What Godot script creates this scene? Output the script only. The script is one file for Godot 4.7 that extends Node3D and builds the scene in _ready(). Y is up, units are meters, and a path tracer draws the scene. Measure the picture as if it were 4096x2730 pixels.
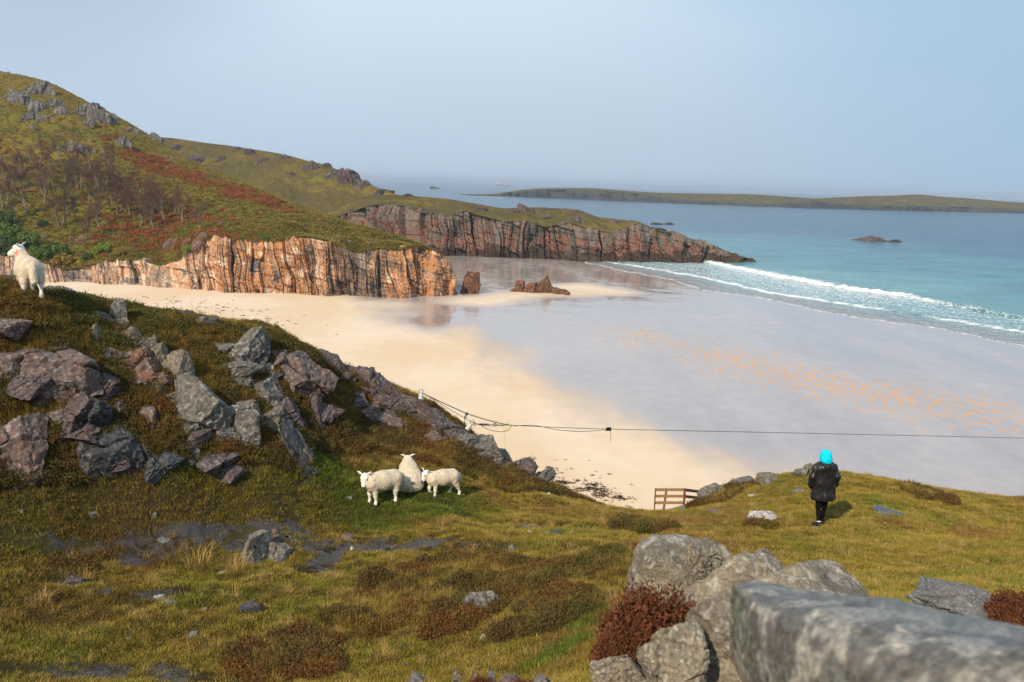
extends Node3D
# A sandy bay under a headland, seen from a grassy bank. Metres, y up, sea level 0; the eye is 30 m above it.

var rnd := RandomNumberGenerator.new()
var M := {}
var used := {}

# ------------------------------------------------------------------ helpers
func numbered(called: String) -> String:
	used[called] = used.get(called, 0) + 1
	return called if used[called] == 1 else "%s_%03d" % [called, used[called] - 1]

func tag(o: Node, label := "", category := "", group := "", kind := "") -> Node:
	if label: o.set_meta("label", label)
	if category: o.set_meta("category", category)
	if group: o.set_meta("group", group)
	if kind: o.set_meta("kind", kind)
	return o

func thing(called: String, label: String, category: String, at := Vector3.ZERO, group := "") -> Node3D:
	var o := Node3D.new()
	o.name = numbered(called)
	add_child(o)
	o.position = at
	tag(o, label, category, group)
	return o

func put(called: String, mesh: Mesh, m: Material, parent: Node = self) -> MeshInstance3D:
	var o := MeshInstance3D.new()
	o.name = numbered(called) if parent == self else called
	o.mesh = mesh
	o.material_override = m
	parent.add_child(o, true)
	return o

func hash1(i: float, k := 0.0) -> float:
	return fposmod(sin(i * 127.1 + k * 311.7 + 13.3) * 43758.5453, 1.0)

func noise(seed_: int, freq: float, octaves := 3) -> FastNoiseLite:
	var n := FastNoiseLite.new()
	n.seed = seed_
	n.noise_type = FastNoiseLite.TYPE_SIMPLEX_SMOOTH
	n.frequency = freq
	n.fractal_octaves = octaves
	return n

func lin(r: float, g: float, b: float) -> Color:   # a linear base colour for albedo_color
	return Color(r, g, b).linear_to_srgb()

func normals_of(v: PackedVector3Array, ix: PackedInt32Array) -> PackedVector3Array:
	var n := PackedVector3Array()
	n.resize(v.size())
	for k in range(0, ix.size(), 3):
		var a := ix[k]
		var b := ix[k + 1]
		var c := ix[k + 2]
		var f := (v[c] - v[a]).cross(v[b] - v[a])
		n[a] += f
		n[b] += f
		n[c] += f
	for k in n.size():
		n[k] = n[k].normalized()
	return n

func mesh_of(v: PackedVector3Array, ix: PackedInt32Array, col := PackedColorArray(), uv := PackedVector2Array(), nn := PackedVector3Array(), flat := false) -> ArrayMesh:
	var a := []
	a.resize(Mesh.ARRAY_MAX)
	a[Mesh.ARRAY_VERTEX] = v
	a[Mesh.ARRAY_INDEX] = ix
	if not flat: a[Mesh.ARRAY_NORMAL] = nn if nn.size() else normals_of(v, ix)
	if col.size(): a[Mesh.ARRAY_COLOR] = col
	if uv.size(): a[Mesh.ARRAY_TEX_UV] = uv
	var m := ArrayMesh.new()
	m.add_surface_from_arrays(Mesh.PRIMITIVE_TRIANGLES, a)
	return m

# rows run away from the viewer or upwards, columns to the right: front faces up or towards the viewer
func grid_ix(nc: int, nr: int) -> PackedInt32Array:
	var ix := PackedInt32Array()
	ix.resize((nc - 1) * (nr - 1) * 6)
	var k := 0
	for j in nr - 1:
		for i in nc - 1:
			var a := j * nc + i
			ix[k] = a
			ix[k + 1] = a + nc
			ix[k + 2] = a + 1
			ix[k + 3] = a + 1
			ix[k + 4] = a + nc
			ix[k + 5] = a + nc + 1
			k += 6
	return ix

func curve(l: Array, s: float) -> Vector3:
	var n := l.size()
	if s <= l[0][0]: return Vector3(l[0][1], l[0][2], l[0][3])
	if s >= l[n - 1][0]: return Vector3(l[n - 1][1], l[n - 1][2], l[n - 1][3])
	var k := 0
	while s > l[k + 1][0]: k += 1
	var a: Array = l[k]
	var b: Array = l[k + 1]
	var f: float = (s - a[0]) / (b[0] - a[0])
	f = lerpf(f, f * f * (3 - 2 * f), 0.45)
	return Vector3(lerpf(a[1], b[1], f), lerpf(a[2], b[2], f), lerpf(a[3], b[3], f))

func pl(l: Array, x: float) -> float:   # piecewise linear through Vector2 points sorted by x
	if x <= l[0].x: return l[0].y
	for k in l.size() - 1:
		if x <= l[k + 1].x:
			return lerpf(l[k].y, l[k + 1].y, (x - l[k].x) / (l[k + 1].x - l[k].x))
	return l[-1].y

func side_of(l: Array, p: Vector2) -> float:   # signed distance to a polyline; positive on its right when walking along it (x right, y = world z)
	var best := 1e9
	var sign_ := 1.0
	for k in l.size() - 1:
		var a: Vector2 = l[k]
		var b: Vector2 = l[k + 1]
		var ab := b - a
		var f := clampf((p - a).dot(ab) / ab.length_squared(), 0.0, 1.0)
		var d := p.distance_to(a + ab * f)
		if d < best:
			best = d
			sign_ = 1.0 if ab.cross(p - a) > 0 else -1.0
	return best * sign_

func noise_img(n: FastNoiseLite, w: int, h: int) -> Image:
	return n.get_seamless_image(w, h, false, false, 0.12)

func grain(seed_: int, size: int, freq: float, octaves: int, ramp: Array, w := 0) -> ImageTexture:   # seamless noise through a ramp of [offset, Color]
	var im := noise_img(noise(seed_, freq, octaves), w if w else size, size)
	im.convert(Image.FORMAT_L8)
	var src := im.get_data()
	var lut := PackedByteArray()
	var g := Gradient.new()
	g.offsets = PackedFloat32Array(ramp.map(func(r): return r[0]))
	g.colors = PackedColorArray(ramp.map(func(r): return r[1]))
	for k in 256:
		var c := g.sample(k / 255.0)
		lut.append(c.r8)
		lut.append(c.g8)
		lut.append(c.b8)
	var out := PackedByteArray()
	out.resize(src.size() * 3)
	for k in src.size():
		var q := src[k] * 3
		out[k * 3] = lut[q]
		out[k * 3 + 1] = lut[q + 1]
		out[k * 3 + 2] = lut[q + 2]
	return ImageTexture.create_from_image(Image.create_from_data(im.get_width(), im.get_height(), false, Image.FORMAT_RGB8, out))

func bumps(seed_: int, size: int, freq: float, octaves: int, strength: float) -> ImageTexture:
	var im := noise_img(noise(seed_, freq, octaves), size, size)
	im.convert(Image.FORMAT_RGBA8)
	im.bump_map_to_normal_map(strength)
	return ImageTexture.create_from_image(im)

func solid(c: Color, rough := 0.85, spec := 0.4) -> StandardMaterial3D:
	var m := StandardMaterial3D.new()
	m.albedo_color = c
	m.roughness = rough
	m.metallic_specular = spec
	return m

func tinted(rough := 0.9, spec := 0.3) -> StandardMaterial3D:   # takes its colour from the mesh or the copy
	var m := solid(Color.WHITE, rough, spec)
	m.vertex_color_use_as_albedo = true
	return m

func textured(tex: Texture2D, scale: float, rough := 0.9, spec := 0.3, nrm: Texture2D = null, depth := 1.0) -> StandardMaterial3D:
	var m := tinted(rough, spec)
	m.albedo_texture = tex
	m.uv1_triplanar = true
	m.uv1_world_triplanar = true
	m.uv1_scale = Vector3.ONE * scale
	if nrm:
		m.normal_enabled = true
		m.normal_texture = nrm
		m.normal_scale = depth
	return m

func grey(a: float) -> Color:
	return Color(a, a, a).linear_to_srgb()

func materials() -> void:
	var rockt := grain(3, 512, 0.02, 5, [[0.0, grey(0.36)], [0.38, grey(0.55)], [0.55, grey(0.68)], [0.66, grey(0.8)], [1.0, grey(1.0)]])
	var rockn := bumps(4, 512, 0.025, 5, 14.0)
	# pale lichen in rosettes of many sizes over grey and dark grain
	var lich := grain(5, 1024, 0.016, 6, [[0.0, grey(0.30)], [0.30, grey(0.46)], [0.47, grey(0.58)], [0.60, grey(0.66)], [0.66, grey(0.74)], [0.70, Color(1.0, 0.98, 0.93)], [1.0, Color(1.0, 0.99, 0.95)]])
	M.rock = textured(lich, 0.45, 0.82, 0.4, rockn, 0.4)
	M.rock_near = textured(lich, 1.5, 0.82, 0.4, rockn, 0.8)
	M.rock_far = textured(rockt, 0.11, 0.85, 0.35, rockn, 1.0)
	M.turf_far = textured(grain(7, 512, 0.03, 5, [[0.0, grey(0.45)], [0.45, grey(0.75)], [1.0, grey(1.0)]]), 0.055, 0.95, 0.15, bumps(8, 512, 0.05, 5, 10.0), 1.0)
	M.soil = textured(grain(11, 512, 0.03, 5, [[0.0, grey(0.4)], [0.5, grey(0.8)], [1.0, grey(1.0)]]), 0.5, 0.95, 0.2)

# ------------------------------------------------------------------ light and air
func sky_and_sun() -> void:
	var cam := Camera3D.new()
	cam.name = "camera"
	add_child(cam)
	var lens := CameraAttributesPhysical.new()
	lens.frustum_focal_length = 35.0
	lens.frustum_focus_distance = 26.0
	lens.exposure_aperture = 2.2
	cam.attributes = lens
	cam.fov = rad_to_deg(2.0 * atan(12.0 / 35.0))
	cam.near = 0.1
	cam.far = 60000.0
	cam.position = Vector3(0, 30, 0)
	cam.rotation = Vector3(deg_to_rad(-8.993), 0, deg_to_rad(1.75))
	cam.rotation_order = EULER_ORDER_YXZ
	cam.current = true

	var im := Image.create(512, 256, false, Image.FORMAT_RGBF)
	var cl := noise(21, 1.3, 4)
	for j in 256:
		var el := (0.5 - (j + 0.5) / 256.0) * PI
		for i in 512:
			var az := (0.5 - (i + 0.5) / 512.0) * TAU   # 0 = -z, positive to the right
			var d := Vector3(sin(az) * cos(el), sin(el), -cos(az) * cos(el))
			var n := cl.get_noise_3d(d.x, d.y * 2.6, d.z)
			var up := clampf(d.y, 0.0, 1.0)
			var right := smoothstep(0.0, 0.55, sin(az) * cos(el) + n * 0.25)          # clearer, bluer air to the right
			var left := smoothstep(0.22, 0.55, -sin(az) * cos(el) + n * 0.25)         # a grey bank to the left
			var pale := Color(0.53, 0.645, 0.77).lerp(Color(0.66, 0.79, 0.91), smoothstep(0.02, 0.2, up)).lerp(Color(0.52, 0.62, 0.76), smoothstep(0.3, 0.9, up))
			var c := pale.lerp(Color(0.37, 0.55, 0.74), right * 0.9).lerp(Color(0.38, 0.49, 0.64), left * 0.7 * smoothstep(0.0, 0.17, up))
			im.set_pixel(i, j, c * (1.0 + 0.08 * n))
	var pano := PanoramaSkyMaterial.new()
	pano.panorama = ImageTexture.create_from_image(im)
	var env := Environment.new()
	env.background_mode = Environment.BG_SKY
	env.sky = Sky.new()
	env.sky.sky_material = pano
	env.tonemap_mode = Environment.TONE_MAPPER_LINEAR
	env.tonemap_exposure = 1.0
	env.sdfgi_enabled = true
	env.ssao_enabled = true
	env.ssil_enabled = true
	env.fog_enabled = true
	env.fog_density = 0.0001
	env.fog_light_color = Color(0.80, 0.87, 0.95)
	var w := WorldEnvironment.new()
	w.name = "sky"
	w.environment = env
	add_child(w)
	var sun := DirectionalLight3D.new()
	sun.name = "sun"
	sun.light_color = Color(1.0, 0.93, 0.83)
	sun.light_energy = 1.4
	sun.light_angular_distance = 1.5
	sun.shadow_enabled = true
	add_child(sun)
	sun.look_at_from_position(Vector3(-0.40, 0.55, 0.74) * 10.0, Vector3.ZERO, Vector3.UP)

# ------------------------------------------------------------------ near ground: a smooth sheet through surveyed points
const GX0 := -26.0
const GZ0 := 4.0
const GS := 0.16
const GNX := 326
const GNZ := 480
var heights := PackedFloat32Array()
var tps_p: Array = []
var tps_w := PackedFloat64Array()

func survey() -> Array:
	var p: Array = [Vector3(-7.57, 22.33, -14), Vector3(-5.53, 22.08, -14.6), Vector3(-3.17, 22.16, -14.6), Vector3(-1.17, 22.44, -14.2), Vector3(0.63, 23.56, -12.2), Vector3(-8.49, 22.39, -15.8), Vector3(-5.81, 22.1, -16.6), Vector3(-2.74, 22.11, -16.8), Vector3(-0.06, 22.57, -16), Vector3(1.43, 24.17, -12.2), Vector3(-9.19, 22.68, -17.2), Vector3(-6.91, 22.26, -18.4), Vector3(-4.16, 22.03, -19.2), Vector3(-1.11, 22.12, -19.2), Vector3(1.76, 22.91, -17.5), Vector3(-9.79, 23.04, -18.4), Vector3(-7.56, 22.46, -20.2), Vector3(-4.63, 22.12, -21.4), Vector3(-1.27, 22.03, -21.6), Vector3(2.13, 22.14, -21.6), Vector3(-10.06, 23.69, -19), Vector3(-8.63, 23.33, -20.3), Vector3(-6.8, 22.93, -21.2), Vector3(-4.63, 22.48, -22.8), Vector3(-3.12, 22.12, -23.5), Vector3(-1.82, 22.12, -24.2), Vector3(-0.17, 21.67, -24.5), Vector3(1.78, 21.5, -25), Vector3(3.68, 21.53, -24.5), Vector3(-10.4, 25.07, -19.8), Vector3(-10.71, 26.24, -20.5), Vector3(-10.93, 26.85, -21), Vector3(-10.46, 27.24, -21.5), Vector3(-12.04, 27.28, -23.2), Vector3(-10.95, 26.93, -24), Vector3(-9.95, 26.49, -24.5), Vector3(-8.57, 26.12, -25), Vector3(-7.77, 25.92, -25.5), Vector3(-6.93, 25.62, -26), Vector3(-5.72, 25.49, -26.5), Vector3(-5.26, 25.04, -26.6), Vector3(-8.71, 24.67, -20.6), Vector3(-9.25, 25.75, -22), Vector3(-10.05, 26.49, -22.6), Vector3(-7.26, 24.05, -21), Vector3(-7.78, 25.1, -22.6), Vector3(-8.24, 25.73, -24), Vector3(-6.26, 23.85, -22.3), Vector3(-6.72, 24.84, -24), Vector3(-5.47, 23.37, -22.6), Vector3(-5.72, 24.21, -25), Vector3(-4.71, 23.04, -23.2), Vector3(-5.29, 24.52, -29), Vector3(-4.1, 23.94, -29.5), Vector3(-3.01, 23.39, -30), Vector3(-1.87, 22.59, -30.5), Vector3(-1.07, 21.95, -30.5), Vector3(-0.26, 21.5, -30), Vector3(0.52, 21.16, -29.5), Vector3(1.27, 20.93, -28.6), Vector3(2.37, 20.71, -28.2), Vector3(3.68, 20.45, -28.6), Vector3(-4.79, 23.22, -27), Vector3(-4.47, 22.86, -25.2), Vector3(-3.88, 23, -28), Vector3(-3.63, 22.75, -26.2), Vector3(-2.69, 22.56, -27), Vector3(-1.63, 22.24, -27), Vector3(-2.48, 22.45, -25), Vector3(-0.92, 21.75, -27), Vector3(0.14, 21.49, -27), Vector3(4.65, 20.17, -29), Vector3(5.66, 19.99, -30), Vector3(7.01, 20.43, -31), Vector3(8.07, 20.97, -30.5), Vector3(9.62, 21.43, -30), Vector3(11.22, 21.15, -30.5), Vector3(12.64, 20.67, -31), Vector3(14.68, 20.4, -31), Vector3(16.68, 20.32, -31), Vector3(18.52, 20.56, -30), Vector3(5.59, 21.28, -26), Vector3(5.86, 22.06, -23), Vector3(7.32, 22.3, -22.3), Vector3(9.54, 22.09, -24), Vector3(10.24, 22, -23.4), Vector3(11.93, 22.31, -22), Vector3(8.47, 21.79, -26), Vector3(13.38, 21.53, -26), Vector3(3.69, 23.02, -18), Vector3(5.48, 22.99, -17.6), Vector3(7.33, 23.05, -17.6), Vector3(9.29, 23.36, -17), Vector3(7.15, 24.49, -13), Vector3(5.49, 24.07, -14)]
	p += [Vector3(0, 28.3, 0.5), Vector3(-8, 27.6, 2), Vector3(9, 28.2, 1), Vector3(0, 26.0, -7), Vector3(-5, 25.4, -7), Vector3(4, 26.6, -6), Vector3(7, 26.4, -7), Vector3(-9, 24.2, -10), Vector3(-1, 24.3, -10), Vector3(-16, 25, -12), Vector3(-20, 27.5, -19), Vector3(-24, 28, -24), Vector3(15, 24.6, -12), Vector3(22, 23, -22)]
	# out of sight behind the brow the ground drops to the beach
	for q in [[-24, -32, 21], [-16, -33, 20], [-10, -34, 18.5], [-5, -37, 17], [0, -36, 16.5], [3.5, -33, 18.4], [8, -38, 16.2], [13, -38, 15.5], [20, -38, 15], [-24, -44, 11], [-14, -46, 8], [-5, -48, 6.5], [3, -44, 12.2], [7, -44, 15.0], [9, -45, 14.8], [13, -47, 8], [22, -47, 8], [6, -50, 10], [-26, -60, 1], [-12, -62, 0], [0, -62, 0], [12, -62, 0], [25, -60, 0], [-20, -74, -2], [0, -74, -2], [20, -74, -2]]:
		p.append(Vector3(q[0], q[2], q[1]))
	return p

func phi(r2: float) -> float:
	return 0.5 * r2 * log(r2 + 1e-9)

func solve_ground() -> void:
	tps_p = survey()
	var n := tps_p.size()
	var m := n + 3
	var a: Array = []
	for i in m:
		var row := PackedFloat64Array()
		row.resize(m + 1)
		if i < n:
			var pi: Vector3 = tps_p[i]
			for j in n:
				var dx: float = pi.x - tps_p[j].x
				var dz: float = pi.z - tps_p[j].z
				row[j] = phi(dx * dx + dz * dz) + (0.35 if i == j else 0.0)
			row[n] = 1.0
			row[n + 1] = pi.x
			row[n + 2] = pi.z
			row[m] = pi.y
		else:
			for j in n:
				row[j] = [1.0, tps_p[j].x, tps_p[j].z][i - n]
		a.append(row)
	for c in m:
		var best := c
		for r in range(c + 1, m):
			if absf(a[r][c]) > absf(a[best][c]): best = r
		var t = a[c]
		a[c] = a[best]
		a[best] = t
		var pr: PackedFloat64Array = a[c]
		for r in m:
			if r != c:
				var rr: PackedFloat64Array = a[r]
				var f := rr[c] / pr[c]
				if f != 0.0:
					for k in range(c, m + 1):
						rr[k] -= f * pr[k]
					a[r] = rr
	tps_w.resize(m)
	for c in m: tps_w[c] = a[c][m] / a[c][c]

func tps(x: float, z: float) -> float:
	var n := tps_p.size()
	var h := tps_w[n] + tps_w[n + 1] * x + tps_w[n + 2] * z
	for k in n:
		var p: Vector3 = tps_p[k]
		var dx := x - p.x
		var dz := z - p.z
		var r2 := dx * dx + dz * dz
		h += tps_w[k] * 0.5 * r2 * log(r2 + 1e-9)
	return h

func gh(x: float, z: float) -> float:
	var u := clampf((x - GX0) / GS, 0.0, GNX - 1.001)
	var v := clampf((GZ0 - z) / GS, 0.0, GNZ - 1.001)
	var i := int(u)
	var j := int(v)
	var k := j * GNX + i
	return lerpf(lerpf(heights[k], heights[k + 1], u - i), lerpf(heights[k + GNX], heights[k + GNX + 1], u - i), v - j)

func on(x: float, z: float, dy := 0.0) -> Vector3:
	return Vector3(x, gh(x, z) + dy, z)

# how far a place belongs to the heathery crag (1) or to the grazed meadow (0)
func heath(x: float, z: float) -> float:
	var p := Vector2(x, z)
	var foot := [Vector2(-10.06, -19.00), Vector2(-8.21, -20.60), Vector2(-6.42, -21.80), Vector2(-4.79, -23.00), Vector2(-4.56, -25.00), Vector2(-3.63, -26.20), Vector2(-2.70, -26.50), Vector2(-1.58, -26.30), Vector2(0.14, -27.00), Vector2(1.49, -28.40)]
	return smoothstep(0.7, -0.7, side_of(foot, p))

func near_ground() -> void:
	solve_ground()
	var cs := 4
	var cnx := (GNX - 1) / cs + 2
	var cnz := (GNZ - 1) / cs + 2
	var coarse := PackedFloat32Array()
	coarse.resize(cnx * cnz)
	for j in cnz:
		for i in cnx:
			coarse[j * cnx + i] = tps(GX0 + i * GS * cs, GZ0 - j * GS * cs)
	var v := PackedVector3Array()
	var col := PackedColorArray()
	v.resize(GNX * GNZ)
	col.resize(GNX * GNZ)
	heights.resize(GNX * GNZ)
	var n1 := noise(31, 0.55, 3)
	var n2 := noise(32, 2.2, 2)
	var n3 := noise(33, 0.35, 3)
	for j in GNZ:
		for i in GNX:
			var x := GX0 + i * GS
			var z := GZ0 - j * GS
			var u := float(i) / cs
			var w := float(j) / cs
			var ci := int(u)
			var cj := int(w)
			var fu := u - ci
			var fw := w - cj
			var k := cj * cnx + ci
			var h := lerpf(lerpf(coarse[k], coarse[k + 1], fu), lerpf(coarse[k + cnx], coarse[k + cnx + 1], fu), fw)
			var rough := 0.55
			if x < 4.0 and z < -16.0: rough = 0.9
			h += (n1.get_noise_2d(x, z) * 0.16 + n2.get_noise_2d(x, z) * 0.075) * rough
			heights[j * GNX + i] = h
			v[j * GNX + i] = Vector3(x, h, z)
			var m := clampf(0.5 + n3.get_noise_2d(x, z) * 1.4, 0.0, 1.0)
			col[j * GNX + i] = Color(0.070, 0.060, 0.020).lerp(Color(0.050, 0.036, 0.020), m)
	var o := put("hillside", mesh_of(v, grid_ix(GNX, GNZ), col), M.soil)
	tag(o, "grassy hillside and knoll dropping to the beach", "hillside", "", "structure")

# ------------------------------------------------------------------ coast: base line, cliff top line and ridge line
var slopes := {}

func slope_point(n: String, s: float, t: float) -> Vector3:
	var h: Dictionary = slopes[n]
	var a := curve(h.lo, s)
	var b := Vector3.ZERO
	var a2 := Vector3.ZERO
	for k in 7:
		b += curve(h.hi, s + (k - 3) * h.even) / 7.0
		a2 += curve(h.lo, s + (k - 3) * h.even * 1.6) / 7.0
	var p := a.lerp(a2, smoothstep(0.0, 0.22, t)).lerp(b, t)
	var w := clampf(t * (1.0 - t) * 5.0, 0.0, 1.0)
	p.y += w * h.bump * (h.n.get_noise_2d(p.x, p.z) + 0.25 * h.n.get_noise_2d(p.x * 5.0, p.z * 5.0) + 0.08 * h.n.get_noise_2d(p.x * 22.0, p.z * 22.0))
	p.y += (0.03 + 0.3 * w) * h.bump * 0.35 * absf(h.n.get_noise_2d(p.x * 9.0, p.y * 14.0 + p.z * 2.0))
	return p

func slope_mesh(n: String, s0: float, s1: float, ns: int, nt: int, paint: Callable) -> ArrayMesh:
	var v := PackedVector3Array()
	var col := PackedColorArray()
	for j in nt + 2:
		for i in ns:
			var s := lerpf(s0, s1, i / float(ns - 1))
			var t := minf(1.0, j / float(nt - 1))
			var p := slope_point(n, s, t)
			if j == nt: p += Vector3(0, -4, -14)
			if j == nt + 1: p += Vector3(0, -30, -70)
			v.append(p)
			col.append(paint.call(s, t, p))
	return mesh_of(v, grid_ix(ns, nt + 2), col)

# upright beds of rock: steps, grooves and cross joints between a base line and a top line
func cliff_mesh(base: Array, top: Array, s0: float, s1: float, ns: int, nt: int, o: Dictionary) -> ArrayMesh:
	var v := PackedVector3Array()
	var col := PackedColorArray()
	v.resize(ns * nt)
	col.resize(ns * nt)
	var nb := noise(o.seed, 0.06 / o.w, 3)
	var nf := noise(o.seed + 1, 0.9 / o.w, 3)
	var nw := noise(o.seed + 2, 0.16 / o.w, 2)
	var nv := noise(o.seed + 3, 0.05 / o.w, 2)
	var nk := noise(o.seed + 4, 0.22 / o.w, 3)
	var run := 0.0
	var last := curve(base, s0)
	for i in ns:
		var s := lerpf(s0, s1, i / float(ns - 1))
		var b := curve(base, s)
		var e := curve(top, s)
		run += Vector2(b.x - last.x, b.z - last.z).length()
		last = b
		var along := curve(base, s + 0.3) - curve(base, s - 0.3)
		var out := Vector3(-along.z, 0, along.x).normalized()
		b.y = -1.5
		e.y += maxf(-0.1, nf.get_noise_1d(run * 0.55) + nb.get_noise_1d(run * 3.0)) * o.w * o.rim
		for j in nt:
			var t := minf(1.0, j / float(nt - 4))
			var p := b.lerp(e, t)
			var y := p.y
			var q: float = run + o.tilt * y + nw.get_noise_2d(run, y * 0.5) * 0.9 * o.w
			q += (nv.get_noise_2d(q, y * 0.15) * 5.0) * o.w
			var c0f: float = q / (7.5 * o.w)
			var c0 := floorf(c0f)
			var u1: float = q / (3.0 * o.w) + 0.5 * hash1(floor(q / (9.0 * o.w)))
			var u2: float = q / (1.05 * o.w) + 0.3 * sin(q * 1.7)
			var u3: float = q / (0.38 * o.w)
			var c1 := floorf(u1)
			var c2 := floorf(u2)
			var c3 := floorf(u3)
			var rowh: float = (1.6 + 3.0 * hash1(c1, 3.0)) * o.w
			var r := floorf((y + 0.35 * q) / rowh + hash1(c1, 5.0) * 7.0)
			var d: float = (hash1(c0, 6.0) - 0.5) * 3.4 + (hash1(c1, 1.0) - 0.5) * 2.2 + (hash1(c2, 2.0) - 0.5) * 0.8 + (hash1(c3, 4.0) - 0.5) * 0.14 + (hash1(r, c1) - 0.5) * 1.7
			var e2 := absf(u2 - c2 - 0.5)
			if e2 > 0.42 and hash1(c2, 8.0) > 0.35: d -= 0.55
			if absf(c0f - c0 - 0.5) > 0.455 and hash1(c0, 9.0) > 0.35: d -= 1.6
			var e1 := absf(u1 - c1 - 0.5)
			if e1 > 0.46: d -= 1.0
			var jr := fposmod((y + 0.35 * q) / rowh, 1.0)
			if jr < 0.07: d -= 0.5
			d *= o.w
			d += nb.get_noise_2d(run, y * 0.6) * o.swell + nf.get_noise_2d(run, y) * 0.35 * o.w
			var hold := minf(1.0, (1.0 - t) * 5.0)
			p += out * d * lerpf(0.45, 1.0, hold)
			if j > nt - 4: p += (-out * 1.3 + Vector3(0, -0.12 if j < nt - 1 else -2.5, 0)) * (j - nt + 4) * o.w
			v[j * ns + i] = p
			col[j * ns + i] = o.paint.call(s, y, c1, c2, c3, r, nk.get_noise_2d(run, y * 0.6), t)
	return mesh_of(v, grid_ix(ns, nt), col, PackedVector2Array(), PackedVector3Array(), true)

func pick(pal: Array, h: float) -> Color:
	var f := h * (pal.size() - 1)
	var k := mini(int(f), pal.size() - 2)
	return pal[k].lerp(pal[k + 1], f - k)

func bay_rock(s: float, y: float, c1: float, c2: float, c3: float, r: float, n: float, t: float) -> Color:
	var cream := Color(0.84, 0.66, 0.47)
	var pink := Color(0.66, 0.37, 0.22)
	var orange := Color(0.62, 0.30, 0.125)
	var grey_ := Color(0.21, 0.18, 0.155)
	var dark := Color(0.085, 0.078, 0.075)
	var h := 0.20 * hash1(c2, 21.0) + 0.06 * hash1(c3, 22.0) + 0.34 * hash1(c1, 23.0) + 0.34 * hash1(r, c1) + n * 0.7
	var left := smoothstep(9.0, 6.6, s + n * 1.2)
	var slate := smoothstep(12.6, 13.6, s + n) * smoothstep(16.0, 14.8, s + n)
	var c := pick([grey_, pink, orange, orange, pink, cream], clampf(h * 1.25 - 0.1, 0.0, 1.0))
	c = c.lerp(pick([grey_, cream, pink, cream], clampf(h, 0.0, 1.0)), left * 0.85)
	c = c.lerp(pick([dark, grey_, dark, orange], clampf(h, 0.0, 1.0)), slate * 0.75)
	if hash1(c3, 31.0) > 0.92: c = c.lerp(dark, 0.35)
	if hash1(c2, 33.0) > 0.8: c = c.lerp(grey_, 0.45)
	if hash1(r, c2) > 0.92: c = c.lerp(cream, 0.25)
	if y < 0.9 + n: c = c.lerp(Color(0.05, 0.045, 0.03), 0.55)     # weed line
	return c * (0.95 + 0.2 * hash1(c3, 40.0) + n * 0.3)

func head_rock(s: float, y: float, c1: float, c2: float, c3: float, r: float, n: float, t: float) -> Color:
	var red := Color(0.30, 0.135, 0.085)
	var pink := Color(0.36, 0.20, 0.145)
	var grey_ := Color(0.23, 0.20, 0.165)
	var dark := Color(0.09, 0.07, 0.06)
	var h := 0.4 * hash1(c1, 21.0) + 0.2 * hash1(c2, 22.0) + 0.05 * hash1(c3, 23.0) + 0.3 * hash1(r, c1) + n * 0.6
	var c := pick([dark, grey_, red, pink, red, grey_], clampf(h, 0.0, 1.0))
	if t > 0.7 + n * 0.5: c = c.lerp(Color(0.27, 0.25, 0.20), 0.6)           # lichen on the upper rock
	if hash1(c3, 31.0) > 0.8: c = c.lerp(dark, 0.6)
	if y < 3.4 + n * 3.0: c = c.lerp(Color(0.075, 0.055, 0.035), 0.85)       # weed line
	return c

func isle_rock(_s: float, y: float, c1: float, c2: float, _c3: float, _r: float, n: float, t: float) -> Color:
	var c := pick([Color(0.035, 0.04, 0.04), Color(0.06, 0.06, 0.055), Color(0.12, 0.10, 0.09)], clampf(0.5 * hash1(c1, 3.0) + 0.5 * hash1(c2, 4.0) + n * 0.4, 0.0, 1.0))
	return c.lerp(Color(0.10, 0.11, 0.05), smoothstep(0.6, 0.9, t + n * 0.3))

var rust_spots: Array = []
func turf_paint(moor: float) -> Callable:
	var na := noise(51, 0.02, 4)
	var nb2 := noise(52, 0.15, 3)
	var nc := noise(53, 0.7, 2)
	return func(s: float, t: float, p: Vector3) -> Color:
		var a := na.get_noise_2d(p.x, p.z * 1.4)
		var b := nb2.get_noise_2d(p.x, p.z)
		var c := Color(0.30, 0.245, 0.040).lerp(Color(0.165, 0.175, 0.030), clampf(0.45 + a * 1.3, 0.0, 1.0))
		c = c.lerp(Color(0.27, 0.165, 0.055), clampf(b * 1.3 + 0.2 + 0.5 * smoothstep(0.65, 1.0, t), 0.0, 0.8))
		for q in rust_spots:
			var dx: float = (s - q[0]) / q[2]
			var dt: float = (t - q[1]) / q[3]
			var f := smoothstep(1.15, 0.6, sqrt(dx * dx + dt * dt) + b * 0.7)
			if f > 0.0: c = c.lerp(Color(0.33, 0.125, 0.045), f * q[4])
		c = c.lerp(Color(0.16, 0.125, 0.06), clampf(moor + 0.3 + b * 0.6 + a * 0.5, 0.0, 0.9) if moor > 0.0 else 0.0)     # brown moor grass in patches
		return c * (0.9 + 0.35 * nc.get_noise_2d(p.x, p.z))

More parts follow.
